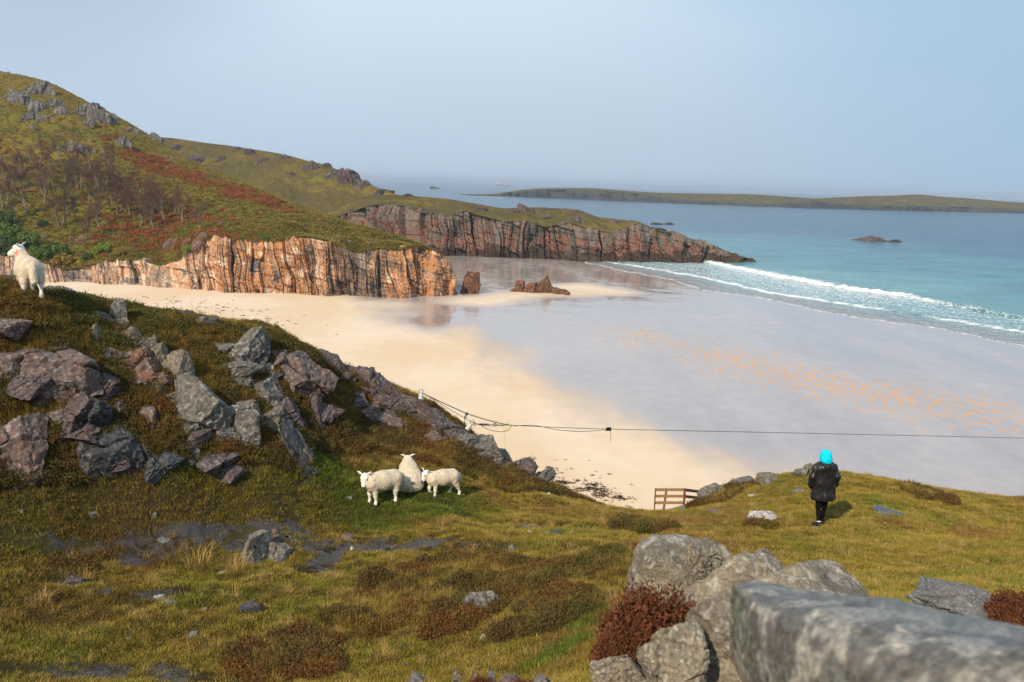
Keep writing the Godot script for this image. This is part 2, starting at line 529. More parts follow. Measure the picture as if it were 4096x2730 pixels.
func coast() -> void:
	slopes.bay = {"lo": [[-4.00, -162.5, 7.8, -263.0], [0.00, -134.3, 8.2, -259.7], [1.30, -125.4, 6.6, -258.6], [2.60, -116.5, 4.4, -257.5], [4.00, -106.9, 6.7, -256.3], [5.60, -96.0, 7.8, -255.0], [6.40, -90.3, 6.5, -253.4], [7.20, -84.6, 8.4, -251.7], [8.00, -78.9, 13.4, -250.1], [9.00, -72.1, 14.2, -248.0], [10.53, -62.6, 13.9, -248.3], [11.45, -56.9, 14.3, -248.5], [12.06, -53.2, 15.2, -248.6], [12.57, -50.0, 15.0, -248.7], [13.23, -45.9, 14.1, -248.8], [14.10, -40.5, 11.8, -249.0], [15.12, -34.4, 12.5, -250.8], [15.84, -30.0, 12.0, -252.0], [16.40, -26.6, 13.5, -253.0], [16.86, -23.8, 13.5, -254.7], [17.37, -20.7, 11.9, -256.5], [17.85, -17.7, 9.8, -258.1], [18.12, -15.9, 6.7, -258.9], [18.26, -14.9, 0.4, -259.3]], "hi": [[-4.00, -290.4, 82.5, -480.0], [-2.00, -258.9, 77.1, -465.0], [0.00, -228.7, 72.0, -450.0], [1.10, -212.3, 69.4, -440.8], [2.20, -196.4, 66.2, -431.7], [3.00, -185.2, 60.5, -425.0], [4.00, -171.5, 55.7, -416.7], [4.80, -160.8, 51.6, -410.0], [5.70, -149.1, 46.4, -402.5], [6.40, -139.0, 41.6, -393.3], [7.00, -129.9, 37.6, -383.3], [8.00, -115.2, 33.3, -366.7], [9.00, -101.4, 30.0, -350.0], [10.00, -89.6, 26.9, -338.3], [10.60, -82.9, 25.1, -331.3], [11.50, -73.1, 22.3, -320.8], [12.50, -62.9, 20.1, -310.0], [13.50, -53.4, 18.0, -300.0], [14.50, -44.3, 16.5, -290.0], [15.50, -35.9, 15.0, -280.9], [16.20, -30.3, 14.1, -275.2], [16.86, -25.3, 13.1, -270.6], [17.37, -21.6, 11.5, -267.9], [17.85, -18.2, 9.4, -265.4], [18.12, -16.2, 6.4, -263.9], [18.26, -15.1, 0.0, -263.2]], "n": noise(61, 0.035, 3), "bump": 2.2, "even": 0.22}
	slopes.headland = {"lo": [[12.50, -90.3, 9.2, -445.0], [14.00, -71.6, 15.6, -433.0], [14.80, -62.1, 19.0, -426.6], [15.60, -53.0, 19.8, -422.2], [16.20, -46.4, 19.0, -419.4], [16.80, -39.8, 17.0, -416.6], [17.40, -33.4, 16.3, -413.8], [18.00, -27.0, 15.7, -411.0], [18.59, -21.0, 18.3, -410.9], [19.40, -12.6, 16.2, -410.7], [20.16, -4.8, 14.4, -410.6], [21.03, 4.1, 15.0, -410.4], [21.78, 11.9, 12.9, -410.3], [22.76, 21.8, 14.7, -410.1], [23.40, 28.5, 12.9, -410.0], [24.49, 39.9, 11.1, -411.7], [25.57, 51.0, 15.5, -413.3], [26.40, 59.9, 12.4, -414.6], [27.19, 68.5, 10.7, -417.1], [28.27, 80.8, 6.9, -421.2], [29.35, 93.3, 3.1, -425.3], [30.30, 104.6, -0.0, -429.0]], "hi": [[12.50, -105.5, 10.8, -520.0], [14.00, -81.7, 19.6, -493.9], [14.80, -69.9, 22.4, -480.0], [15.89, -55.9, 23.2, -471.5], [16.60, -47.0, 22.9, -465.9], [18.00, -30.0, 22.2, -455.0], [18.81, -20.8, 20.9, -454.0], [20.16, -5.4, 18.7, -452.3], [21.10, 5.1, 19.8, -451.1], [22.00, 15.2, 19.7, -450.0], [23.13, 27.5, 19.6, -444.2], [23.95, 36.4, 16.5, -440.0], [25.57, 53.2, 15.5, -432.0], [26.11, 59.1, 12.9, -431.0], [27.19, 70.5, 10.4, -429.0], [28.27, 82.4, 6.8, -429.5], [29.35, 94.3, 3.1, -430.0], [30.30, 105.0, -0.0, -431.0]], "n": noise(62, 0.05, 3), "bump": 1.6, "even": 0.1}
	slopes.back = {"lo": [[2.00, -232.2, 17.5, -500.0], [5.00, -191.5, 16.4, -491.4], [9.00, -139.3, 14.6, -480.0], [13.00, -89.5, 8.2, -470.0], [15.00, -66.6, 14.6, -474.4], [16.00, -55.1, 17.2, -476.7], [16.60, -48.1, 19.2, -478.0]], "hi": [[2.00, -286.4, 50.1, -620.0], [5.60, -225.2, 51.2, -603.6], [6.40, -212.0, 51.0, -600.0], [7.20, -198.1, 50.1, -593.8], [8.00, -184.5, 48.1, -587.7], [9.00, -167.7, 46.9, -580.0], [10.30, -145.0, 44.2, -563.8], [11.30, -128.1, 42.3, -551.2], [12.00, -116.7, 39.7, -542.5], [12.90, -102.5, 36.7, -531.2], [13.20, -97.8, 37.4, -527.2], [13.70, -90.0, 33.0, -520.3], [14.50, -78.0, 28.3, -509.2], [15.20, -67.8, 25.5, -499.6], [15.89, -58.1, 23.1, -490.0], [16.60, -48.9, 20.2, -485.0]], "n": noise(63, 0.03, 3), "bump": 3.0, "even": 0.2}
	slopes.isle = {"lo": [[18.40, -131.9, 1.0, -2350.0], [19.90, -44.1, 1.7, -2341.7], [20.30, -21.0, 8.7, -2339.4], [21.30, 36.8, 16.8, -2333.9], [23.00, 132.1, 20.6, -2280.0], [25.00, 234.7, 18.4, -2180.0], [26.00, 284.6, 13.4, -2146.0], [27.00, 332.8, 9.0, -2112.0], [29.00, 423.9, 5.7, -2044.0], [31.00, 516.9, 4.7, -2010.0], [32.50, 591.1, 14.3, -2010.0], [33.40, 636.5, 9.3, -2010.0], [35.00, 716.5, 8.7, -2010.0], [37.00, 831.9, 9.4, -2048.3], [39.00, 968.5, 9.7, -2124.9], [40.96, 1110.0, 7.9, -2200.0], [46.00, 1385.5, 8.7, -2200.0]], "hi": [[18.40, -136.9, 0.5, -2440.0], [19.50, -70.3, 2.1, -2443.1], [20.30, -22.0, 9.6, -2445.3], [21.10, 26.3, 18.2, -2447.5], [22.00, 81.0, 22.3, -2450.0], [23.90, 189.8, 25.3, -2367.7], [25.00, 249.5, 21.6, -2320.0], [26.50, 329.1, 19.4, -2272.0], [29.00, 453.5, 21.7, -2192.0], [30.00, 500.4, 22.9, -2160.0], [32.00, 611.7, 19.2, -2173.3], [32.70, 651.0, 17.1, -2178.0], [33.40, 690.0, 21.4, -2182.7], [34.65, 760.3, 26.1, -2191.0], [36.00, 836.8, 30.0, -2200.0], [36.80, 889.7, 34.6, -2224.2], [37.50, 937.6, 30.3, -2245.4], [39.00, 1042.0, 27.8, -2290.7], [40.00, 1113.8, 23.8, -2321.0], [40.96, 1184.0, 21.4, -2350.0], [46.00, 1478.6, 17.0, -2350.0]], "n": noise(64, 0.015, 3), "bump": 2.5, "even": 0.15}
	var r := [Vector2(5.70, 0.700), Vector2(6.40, 0.734), Vector2(8.71, 0.727), Vector2(10.00, 0.720), Vector2(5.60, 0.146), Vector2(3.80, 0.475), Vector2(5.60, 0.353), Vector2(7.20, 0.294), Vector2(0.60, 0.388), Vector2(8.50, 0.027)]
	rust_spots = [[r[0].x, r[0].y, 1.2, 0.06, 0.20], [r[1].x, r[1].y, 0.9, 0.05, 0.29], [r[2].x, r[2].y, 0.9, 0.07, 0.29], [r[3].x, r[3].y, 1.1, 0.09, 0.33], [r[4].x, r[4].y, 1.3, 0.06, 0.23], [r[5].x, r[5].y, 1.2, 0.12, 0.18], [r[6].x, r[6].y, 1.2, 0.10, 0.16], [r[7].x, r[7].y, 1.0, 0.06, 0.20], [r[8].x, r[8].y, 1.6, 0.15, 0.20], [r[9].x, r[9].y, 0.7, 0.05, 0.20]]
	var bay_base: Array = [[-4.00, -148.4, 0.0, -239.2], [0.00, -126.5, 0.0, -243.7], [3.00, -110.1, 0.0, -248.4], [5.60, -93.4, 0.0, -247.4], [7.00, -82.8, 0.0, -241.9], [9.00, -70.5, 0.0, -242.0], [12.06, -52.5, 0.0, -245.2], [14.10, -39.8, 0.0, -244.8], [15.63, -30.4, 0.0, -245.6], [17.00, -22.3, 0.0, -249.9], [17.90, -16.9, 0.0, -254.1], [18.26, -14.8, 0.0, -257.4]]
	var o := put("hill", slope_mesh("bay", -4.0, 18.26, 420, 190, turf_paint(0.0)), M.turf_far)
	tag(o, "steep green and rust hill rising above the orange sea cliff", "hill", "", "structure")
	o = put("sea_cliff", cliff_mesh(bay_base, slopes.bay.lo, -4.0, 18.26, 1150, 84, {"seed": 71, "w": 0.8, "tilt": 0.16, "swell": 2.2, "rim": 1.3, "paint": bay_rock}), M.rock_far)
	tag(o, "sunlit orange and grey cliff of upright rock beds behind the beach", "cliff", "", "structure")
	rust_spots = []
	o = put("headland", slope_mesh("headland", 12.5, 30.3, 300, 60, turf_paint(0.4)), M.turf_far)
	tag(o, "grassy top of the low rocky headland reaching into the sea", "headland", "", "structure")
	o = put("headland_cliff", cliff_mesh([[12.50, -89.5, 0.0, -441.0], [15.00, -59.1, 0.0, -421.8], [16.50, -42.0, 0.0, -409.6], [18.00, -26.1, 0.0, -403.5], [20.16, -4.3, 0.0, -405.7], [23.40, 28.3, 0.0, -400.2], [26.65, 62.0, 0.0, -406.9], [29.00, 88.1, 0.0, -417.0], [30.30, 103.8, 0.0, -425.9]], slopes.headland.lo, 12.5, 30.3, 900, 72, {"seed": 75, "w": 1.25, "tilt": 0.1, "swell": 7.0, "rim": 1.3, "paint": head_rock}), M.rock_far)
	tag(o, "reddish brown cliff along the far headland", "cliff", "", "structure")
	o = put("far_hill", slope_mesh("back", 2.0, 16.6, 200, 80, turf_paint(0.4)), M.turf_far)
	tag(o, "dull green rocky hill behind the headland", "hill", "", "structure")
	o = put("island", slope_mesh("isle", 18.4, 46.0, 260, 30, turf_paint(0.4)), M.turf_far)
	tag(o, "long low green island out at sea", "island", "", "structure")
	o = put("island_shore", cliff_mesh([[18.40, -132.3, 0.0, -2357.9], [19.90, -44.0, 0.0, -2339.1], [22.00, 77.3, 0.0, -2313.2], [25.00, 229.0, -0.0, -2118.9], [27.00, 318.5, 0.0, -2017.6], [30.00, 455.3, 0.0, -1958.2], [33.00, 593.5, 0.0, -1932.3], [36.00, 763.8, 0.0, -2001.0], [40.96, 1065.7, 0.0, -2110.2], [46.00, 1387.6, -0.0, -2201.6]], slopes.isle.lo, 18.4, 46.0, 700, 14, {"seed": 79, "w": 5.0, "tilt": 0.1, "swell": 14.0, "rim": 0.3, "paint": isle_rock}), M.rock_far)
	tag(o, "dark rocky shore along the low island", "shore", "", "structure")

# ------------------------------------------------------------------ sand
var swash: Array = []
var wet_edge: Array = []
func sand_height(x: float, z: float) -> float:
	var d := -side_of(swash, Vector2(x, z))          # inland positive
	return clampf(d * 0.011, -3.0, 1.6) + (0.05 if d > 0 else 0.0)

func sand() -> void:
	swash = [Vector2(-62.5, -446.1), Vector2(19.2, -397.8), Vector2(28.0, -387.2), Vector2(38.7, -354.0), Vector2(51.6, -325.4), Vector2(55.7, -296.9), Vector2(70.2, -273.4), Vector2(81.6, -241.0), Vector2(94.7, -227.0), Vector2(103.7, -199.5), Vector2(106.6, -157.2)]
	swash = swash.map(func(q): return q)
	swash.reverse()
	var X0 := -130.0
	var X1 := 135.0
	var Z0 := -60.0
	var Z1 := -455.0
	var nx := 180
	var nz := 260
	var v := PackedVector3Array()
	var uv := PackedVector2Array()
	var ns := noise(81, 0.06, 3)
	for j in nz:
		for i in nx:
			var x := lerpf(X0, X1, i / float(nx - 1))
			var z := lerpf(Z0, Z1, j / float(nz - 1))
			v.append(Vector3(x, sand_height(x, z) + ns.get_noise_2d(x, z) * 0.06, z))
			uv.append(Vector2((x - X0) / (X1 - X0), (z - Z0) / (Z1 - Z0)))
	# what the tide has left wet
	var W := 1536
	var lo := 192
	var near_edge: Array = [Vector2(-41.8, -245.8), Vector2(-33.1, -237.1), Vector2(-28.1, -232.5), Vector2(-29.3, -222.1), Vector2(-21.2, -203.8), Vector2(-12.3, -195.1), Vector2(-5.3, -178.1), Vector2(1.4, -155.0), Vector2(9.7, -135.1), Vector2(17.0, -119.7), Vector2(23.9, -106.4), Vector2(30.9, -97.5), Vector2(38.0, -86.9)]
	var bar_a: Array = [Vector2(-13.7, -249.0), Vector2(-6.1, -257.1), Vector2(1.8, -271.3), Vector2(6.8, -280.6), Vector2(17.2, -276.9), Vector2(19.6, -271.3), Vector2(9.9, -266.8), Vector2(3.1, -260.7), Vector2(-2.7, -246.5), Vector2(-7.4, -239.6), Vector2(-13.1, -239.2)]
	var bar_b: Array = [Vector2(13.6, -292.3), Vector2(20.8, -300.4), Vector2(26.9, -292.0), Vector2(34.5, -281.9), Vector2(26.7, -274.5), Vector2(19.1, -274.9)]
	var ripple: Array = [Vector2(16.4, -215.9), Vector2(33.8, -204.6), Vector2(53.8, -168.1), Vector2(78.7, -142.3), Vector2(64.7, -115.8), Vector2(51.9, -129.5), Vector2(32.9, -149.9), Vector2(20.8, -180.2)]
	var field := Image.create(lo, lo, false, Image.FORMAT_RGBF)
	var pa := PackedVector2Array(bar_a)
	var pb := PackedVector2Array(bar_b)
	var pr := PackedVector2Array(ripple)
	for j in lo:
		for i in lo:
			var p := Vector2(lerpf(X0, X1, (i + 0.5) / lo), lerpf(Z0, Z1, (j + 0.5) / lo))
			var d := side_of(near_edge, p)           # positive on the dry side
			var bars := maxf(4.0 - absf(side_of(bar_a + [bar_a[0]], p)) * 1.4 if not Geometry2D.is_point_in_polygon(p, pa) else 6.0, 3.0 - absf(side_of(bar_b + [bar_b[0]], p)) * 1.4 if not Geometry2D.is_point_in_polygon(p, pb) else 6.0)
			var rp := side_of(ripple + [ripple[0]], p)
			rp = absf(rp) if Geometry2D.is_point_in_polygon(p, pr) else -absf(rp)
			field.set_pixel(i, j, Color(d, bars, rp))
	field.resize(W, W, Image.INTERPOLATE_CUBIC)
	var fd := field.get_data().to_float32_array()
	# streaks run along the shore: noise stretched in z
	var nA := noise(83, 0.010, 4).get_image(W, W / 3, false, false, false)
	nA.resize(W, W, Image.INTERPOLATE_CUBIC)
	nA.convert(Image.FORMAT_L8)
	var nB := noise(84, 0.045, 3).get_image(W, W, false, false, false)
	nB.convert(Image.FORMAT_L8)
	var nC := noise(85, 0.11, 2).get_image(W, W, false, false, false)     # ripple crests
	nC.convert(Image.FORMAT_L8)
	var nD := noise(86, 0.006, 4).get_image(W, W, false, false, false)
	nD.convert(Image.FORMAT_L8)
	var a := nA.get_data()
	var b := nB.get_data()
	var c := nC.get_data()
	var e := nD.get_data()
	var alb := PackedByteArray()
	var rou := PackedByteArray()
	alb.resize(W * W * 3)
	rou.resize(W * W)
	var dry := Vector3(234, 211, 182)
	var damp := Vector3(226, 197, 160)
	var wetc := Vector3(182, 168, 160)
	var crest := Vector3(216, 167, 122)
	for k in W * W:
		var na := a[k] / 255.0 - 0.5
		var nb := b[k] / 255.0 - 0.5
		var ne := e[k] / 255.0 - 0.5
		var d := maxf(fd[k * 3] + na * 16.0 + ne * 10.0, fd[k * 3 + 1] + na * 3.0)
		var wet := clampf(0.5 - d / 19.0 + nb * 0.25, 0.0, 1.0)
		wet = wet * wet * (3.0 - 2.0 * wet)
		var col := dry.lerp(damp, clampf(0.5 + ne * 2.2 + nb * 0.8 + na, 0.0, 1.0)).lerp(wetc, wet)
		col *= 1.0 + wet * (na * 0.16 + nb * 0.10)
		var ro := lerpf(0.95, 0.05 + 0.16 * clampf(na * 1.6 + 0.45 + nb, 0.0, 1.0), wet)
		var rp := fd[k * 3 + 2]
		if rp > -8.0:
			var thr := lerpf(0.80, 0.535, clampf((rp + 8.0) / 20.0, 0.0, 1.0)) - na * 0.2
			var cc := c[k] / 255.0
			var f := clampf((cc - thr) * 9.0, 0.0, 1.0)
			col = col.lerp(crest, f)
			ro = lerpf(ro, 0.75, f)
		alb[k * 3] = int(clampf(col.x, 0, 255))
		alb[k * 3 + 1] = int(clampf(col.y, 0, 255))
		alb[k * 3 + 2] = int(clampf(col.z, 0, 255))
		rou[k] = int(clampf(ro * 255.0, 0, 255))
	var m := solid(Color.WHITE, 1.0, 0.5)
	m.albedo_texture = ImageTexture.create_from_image(Image.create_from_data(W, W, false, Image.FORMAT_RGB8, alb))
	m.roughness_texture = ImageTexture.create_from_image(Image.create_from_data(W, W, false, Image.FORMAT_L8, rou))
	m.texture_repeat = false
	tag(put("beach", mesh_of(v, grid_ix(nx, nz), PackedColorArray(), uv), m), "wide beach of cream sand, wet and mirror bright towards the sea", "beach", "", "structure")

# ------------------------------------------------------------------ sea
func offshore(p: Vector2) -> Vector2:
	var q := p - Vector2(28.5, -394)
	return Vector2(q.dot(Vector2(0.374, 0.927)), q.dot(Vector2(0.927, -0.374)))

func sea_color(u: float, v: float, n: float, n2: float) -> Color:
	var f := v + n * 90.0
	var c := Color(0.16, 0.36, 0.37).lerp(Color(0.07, 0.25, 0.30), smoothstep(10.0, 130.0, f))
	c = c.lerp(Color(0.022, 0.095, 0.17), smoothstep(120.0, 420.0, f + n2 * 60.0))
	c = c.lerp(Color(0.028, 0.085, 0.155), smoothstep(500.0, 2500.0, f))
	return c

func sea() -> void:
	var n := noise(91, 0.006, 3)
	var n2 := noise(92, 0.03, 3)
	var v := PackedVector3Array()
	var col := PackedColorArray()
	var ix := PackedInt32Array()
	var rings := 330
	var spokes := 260
	var sw := noise(94, 0.035, 3)
	for j in rings:
		var d := 150.0 * pow(30000.0 / 150.0, j / float(rings - 1))
		for i in spokes:
			var az := deg_to_rad(lerpf(-52, 62, i / float(spokes - 1)))
			var p := Vector3(sin(az) * d, 0, -cos(az) * d)
			var o := offshore(Vector2(p.x, p.z))
			var chop := sw.get_noise_2d(p.x * 0.7 + p.z * 0.25, p.z)
			p.y = chop * 0.55 * smoothstep(20.0, 120.0, o.y if p.z > -480 else 200.0)
			v.append(p)
			col.append((1.0 + 0.35 * chop) * sea_color(o.x, maxf(o.y, 0.0) if p.z > -480 else maxf(o.y, 60.0 + (-p.z - 480)), n.get_noise_2d(p.x * 0.3, p.z), n2.get_noise_2d(p.x * 0.25, p.z)))
	for k in grid_ix(spokes, rings): ix.append(k)
	var keep := PackedInt32Array()
	for k in range(0, ix.size(), 3):
		var c := (v[ix[k]] + v[ix[k + 1]] + v[ix[k + 2]]) / 3.0
		var o := offshore(Vector2(c.x, c.z))
		if o.y > 52.0 or c.z < -440.0 or o.x > 330.0: keep.append_array([ix[k], ix[k + 1], ix[k + 2]])
	var m := tinted(0.16, 0.5)
	var wn := noise(93, 0.014, 4)
	wn.fractal_gain = 0.6
	var wim := noise_img(wn, 1024, 1024)
	wim.convert(Image.FORMAT_RGBA8)
	wim.bump_map_to_normal_map(16.0)
	m.normal_enabled = true
	m.normal_texture = ImageTexture.create_from_image(wim)
	m.normal_scale = 1.6
	m.uv1_triplanar = true
	m.uv1_world_triplanar = true
	m.uv1_scale = Vector3(0.012, 0.012, 0.012)
	M.sea = m
	tag(put("sea", mesh_of(v, keep, col), m), "blue green sea running out to the hazy horizon", "sea", "", "structure")
	# surf: the strip where the waves break
	var edge: Array = [Vector2(0.2, -0.1), Vector2(35.6, -2.7), Vector2(67.5, -1.4), Vector2(95.9, -8.3), Vector2(123.5, -3.6), Vector2(158.5, -5.2), Vector2(176.6, 1.8), Vector2(205.9, -0.1), Vector2(247.0, -13.5)]
	var bore: Array = [Vector2(1.5, 9.7), Vector2(18.5, 11.6), Vector2(44.2, 13.1), Vector2(61.6, 13.3), Vector2(108.5, 7.4), Vector2(130.6, 10.3), Vector2(154.8, 14.4), Vector2(162.6, 15.4), Vector2(190.5, 17.5), Vector2(224.2, 12.1)]
	var crest: Array = [Vector2(0.8, 55.0), Vector2(41.0, 48.3), Vector2(67.3, 44.4), Vector2(102.5, 42.5), Vector2(120.2, 46.4), Vector2(155.4, 42.3), Vector2(199.2, 30.5)]
	var by_u := func(p, q): return p.x < q.x
	edge.sort_custom(by_u)
	bore.sort_custom(by_u)
	crest.sort_custom(by_u)
	var lace := noise(95, 0.5, 2)
	lace.fractal_type = FastNoiseLite.FRACTAL_RIDGED
	var wob := noise(96, 0.09, 3)
	var fine := noise(97, 1.4, 2)
	var nu := 560
	var nv := 260
	v = PackedVector3Array()
	col = PackedColorArray()
	for j in nv:
		for i in nu:
			var u := lerpf(-40.0, 330.0, i / float(nu - 1))
			var vv := lerpf(-9.0, 78.0, pow(j / float(nv - 1), 1.25))
			var es := pl(edge, u) + wob.get_noise_1d(u * 0.8) * 2.4
			var ew := pl(bore, u) + wob.get_noise_1d(u + 300.0) * 1.6
			var ec := pl(crest, u) + wob.get_noise_1d(u + 700.0) * 1.8
			var x := 28.5 + 0.374 * u + 0.927 * vv
			var z := -394.0 + 0.927 * u - 0.374 * vv
			var y := 0.02
			var f := fine.get_noise_2d(u, vv * 1.5)
			var c := sea_color(u, vv, n.get_noise_2d(x * 0.3, z), 0.0)
			var thin := Color(0.30, 0.29, 0.28)
			c = thin.lerp(c, smoothstep(es + 1.0, ew + 9.0, vv))
			# thin sheet of water running up the sand
			var inland := es - vv
			if inland > 0.0: y = -0.35
			var l := lace.get_noise_2d(u * 0.75, vv * 1.6) * 0.5 + 0.5
			var white := 0.0
			var breaking := smoothstep(-6.0, 12.0, u) * smoothstep(150.0, 118.0, u)
			if vv > es: white = maxf(white, smoothstep(0.9, 0.15, vv - es + f * 0.35) * (0.55 + f))
			var d := vv - ew
			var gap := smoothstep(4.0, 12.0, absf(u - 158.0))
			white = maxf(white, smoothstep(1.3, 0.5, absf(d - 0.3 + f * 0.5)) * gap * smoothstep(-8.0, 10.0, u))
			y += 0.38 * exp(-pow((d - 0.9) / 1.1, 2.0)) * smoothstep(-8.0, 15.0, u)
			if d > 0.0 and vv < ec + 1.0:
				var dens := lerpf(0.62, 0.78, clampf(d / maxf(ec - ew, 4.0), 0.0, 1.0))
				dens = lerpf(0.50, dens, 0.5 + 0.5 * breaking)
				white = maxf(white, smoothstep(1.0 - dens, 1.12 - dens, l + f * 0.16 - 0.30) * 0.85)
			elif d < 0.0 and vv > es:
				white = maxf(white, smoothstep(0.74, 0.9, l) * 0.3)
			d = vv - ec
			var ht := lerpf(0.85, 1.15, breaking)
			y += ht * exp(-pow(d / (1.3 if d < 0 else 3.2), 2.0)) * (0.85 + 0.4 * wob.get_noise_1d(u * 3.0))
			white = maxf(white, smoothstep(2.3, 1.0, absf(d + 0.5 + f * 0.9)) * breaking)
			if d > 0.0:
				var patch := smoothstep(14.0, 3.0, d) * smoothstep(8.0, 40.0, u) * smoothstep(95.0, 75.0, u)
				white = maxf(white, smoothstep(0.55, 0.75, l + patch * 0.35 + f * 0.1) * patch)
			if breaking < 0.6 and d < 0.3 and d > -2.4: c = c.lerp(Color(0.06, 0.20, 0.18), 0.8 * (1.0 - breaking))
			y += 0.05 * f * clampf((vv - es) * 0.2, 0.0, 1.0) + white * 0.04
			v.append(Vector3(x, y + 0.02, z))
			col.append(c.lerp(Color(0.86, 0.88, 0.89), clampf(white, 0.0, 1.0)))
	tag(put("surf", mesh_of(v, grid_ix(nu, nv), col), m), "white breaking surf along the edge of the sand", "surf", "", "structure")

# ------------------------------------------------------------------ rocks
var balls := {}
func ball(level: int) -> Array:
	if balls.has(level): return balls[level]
	var t := (1.0 + sqrt(5.0)) / 2.0
	var v: Array = [Vector3(-1, t, 0), Vector3(1, t, 0), Vector3(-1, -t, 0), Vector3(1, -t, 0), Vector3(0, -1, t), Vector3(0, 1, t), Vector3(0, -1, -t), Vector3(0, 1, -t), Vector3(t, 0, -1), Vector3(t, 0, 1), Vector3(-t, 0, -1), Vector3(-t, 0, 1)]
	v = v.map(func(p): return p.normalized())
	var f := PackedInt32Array([0, 11, 5, 0, 5, 1, 0, 1, 7, 0, 7, 10, 0, 10, 11, 1, 5, 9, 5, 11, 4, 11, 10, 2, 10, 7, 6, 7, 1, 8, 3, 9, 4, 3, 4, 2, 3, 2, 6, 3, 6, 8, 3, 8, 9, 4, 9, 5, 2, 4, 11, 6, 2, 10, 8, 6, 7, 9, 8, 1])
	for k in level:
		var mid := {}
		var g := PackedInt32Array()
		for j in range(0, f.size(), 3):
			var m := [0, 0, 0]
			for e in 3:
				var a := f[j + e]
				var b := f[j + (e + 1) % 3]
				var key := mini(a, b) * 100000 + maxi(a, b)
				if not mid.has(key):
					mid[key] = v.size()
					v.append(((v[a] + v[b]) * 0.5).normalized())
				m[e] = mid[key]
			g.append_array([f[j], m[0], m[2], f[j + 1], m[1], m[0], f[j + 2], m[2], m[1], m[0], m[1], m[2]])
		f = g
	for j in range(0, f.size(), 3):   # clockwise from outside
		var e := f[j + 1]
		f[j + 1] = f[j + 2]
		f[j + 2] = e
	balls[level] = [PackedVector3Array(v), f]
	return balls[level]

const STONE := {
	"grey": [Color(0.265, 0.242, 0.211), Color(0.187, 0.168, 0.148), Color(0.72, 0.70, 0.64), 0.30],
	"warm": [Color(0.328, 0.269, 0.203), Color(0.234, 0.203, 0.164), Color(0.72, 0.68, 0.58), 0.25],
	"pink": [Color(0.281, 0.176, 0.148), Color(0.211, 0.176, 0.160), Color(0.66, 0.60, 0.55), 0.20],
	"red": [Color(0.281, 0.136, 0.090), Color(0.234, 0.187, 0.148), Color(0.56, 0.48, 0.38), 0.16],
	"purple": [Color(0.183, 0.129, 0.125), Color(0.144, 0.121, 0.121), Color(0.62, 0.59, 0.58), 0.14],
	"slate": [Color(0.12, 0.12, 0.13), Color(0.085, 0.09, 0.10), Color(0.5, 0.48, 0.44), 0.10],
	"white": [Color(0.80, 0.75, 0.69), Color(0.58, 0.52, 0.47), Color(0.86, 0.85, 0.82), 0.15],
	"weed": [Color(0.07, 0.055, 0.04), Color(0.11, 0.085, 0.06), Color(0.17, 0.13, 0.08), 0.1],
	"orange": [Color(0.44, 0.20, 0.10), Color(0.13, 0.10, 0.085), Color(0.55, 0.36, 0.18), 0.12],
	"blue": [Color(0.30, 0.29, 0.29), Color(0.22, 0.22, 0.225), Color(0.52, 0.52, 0.52), 0.25],
	"lichen": [Color(0.40, 0.345, 0.25), Color(0.25, 0.215, 0.17), Color(0.78, 0.75, 0.70), 0.34],
}

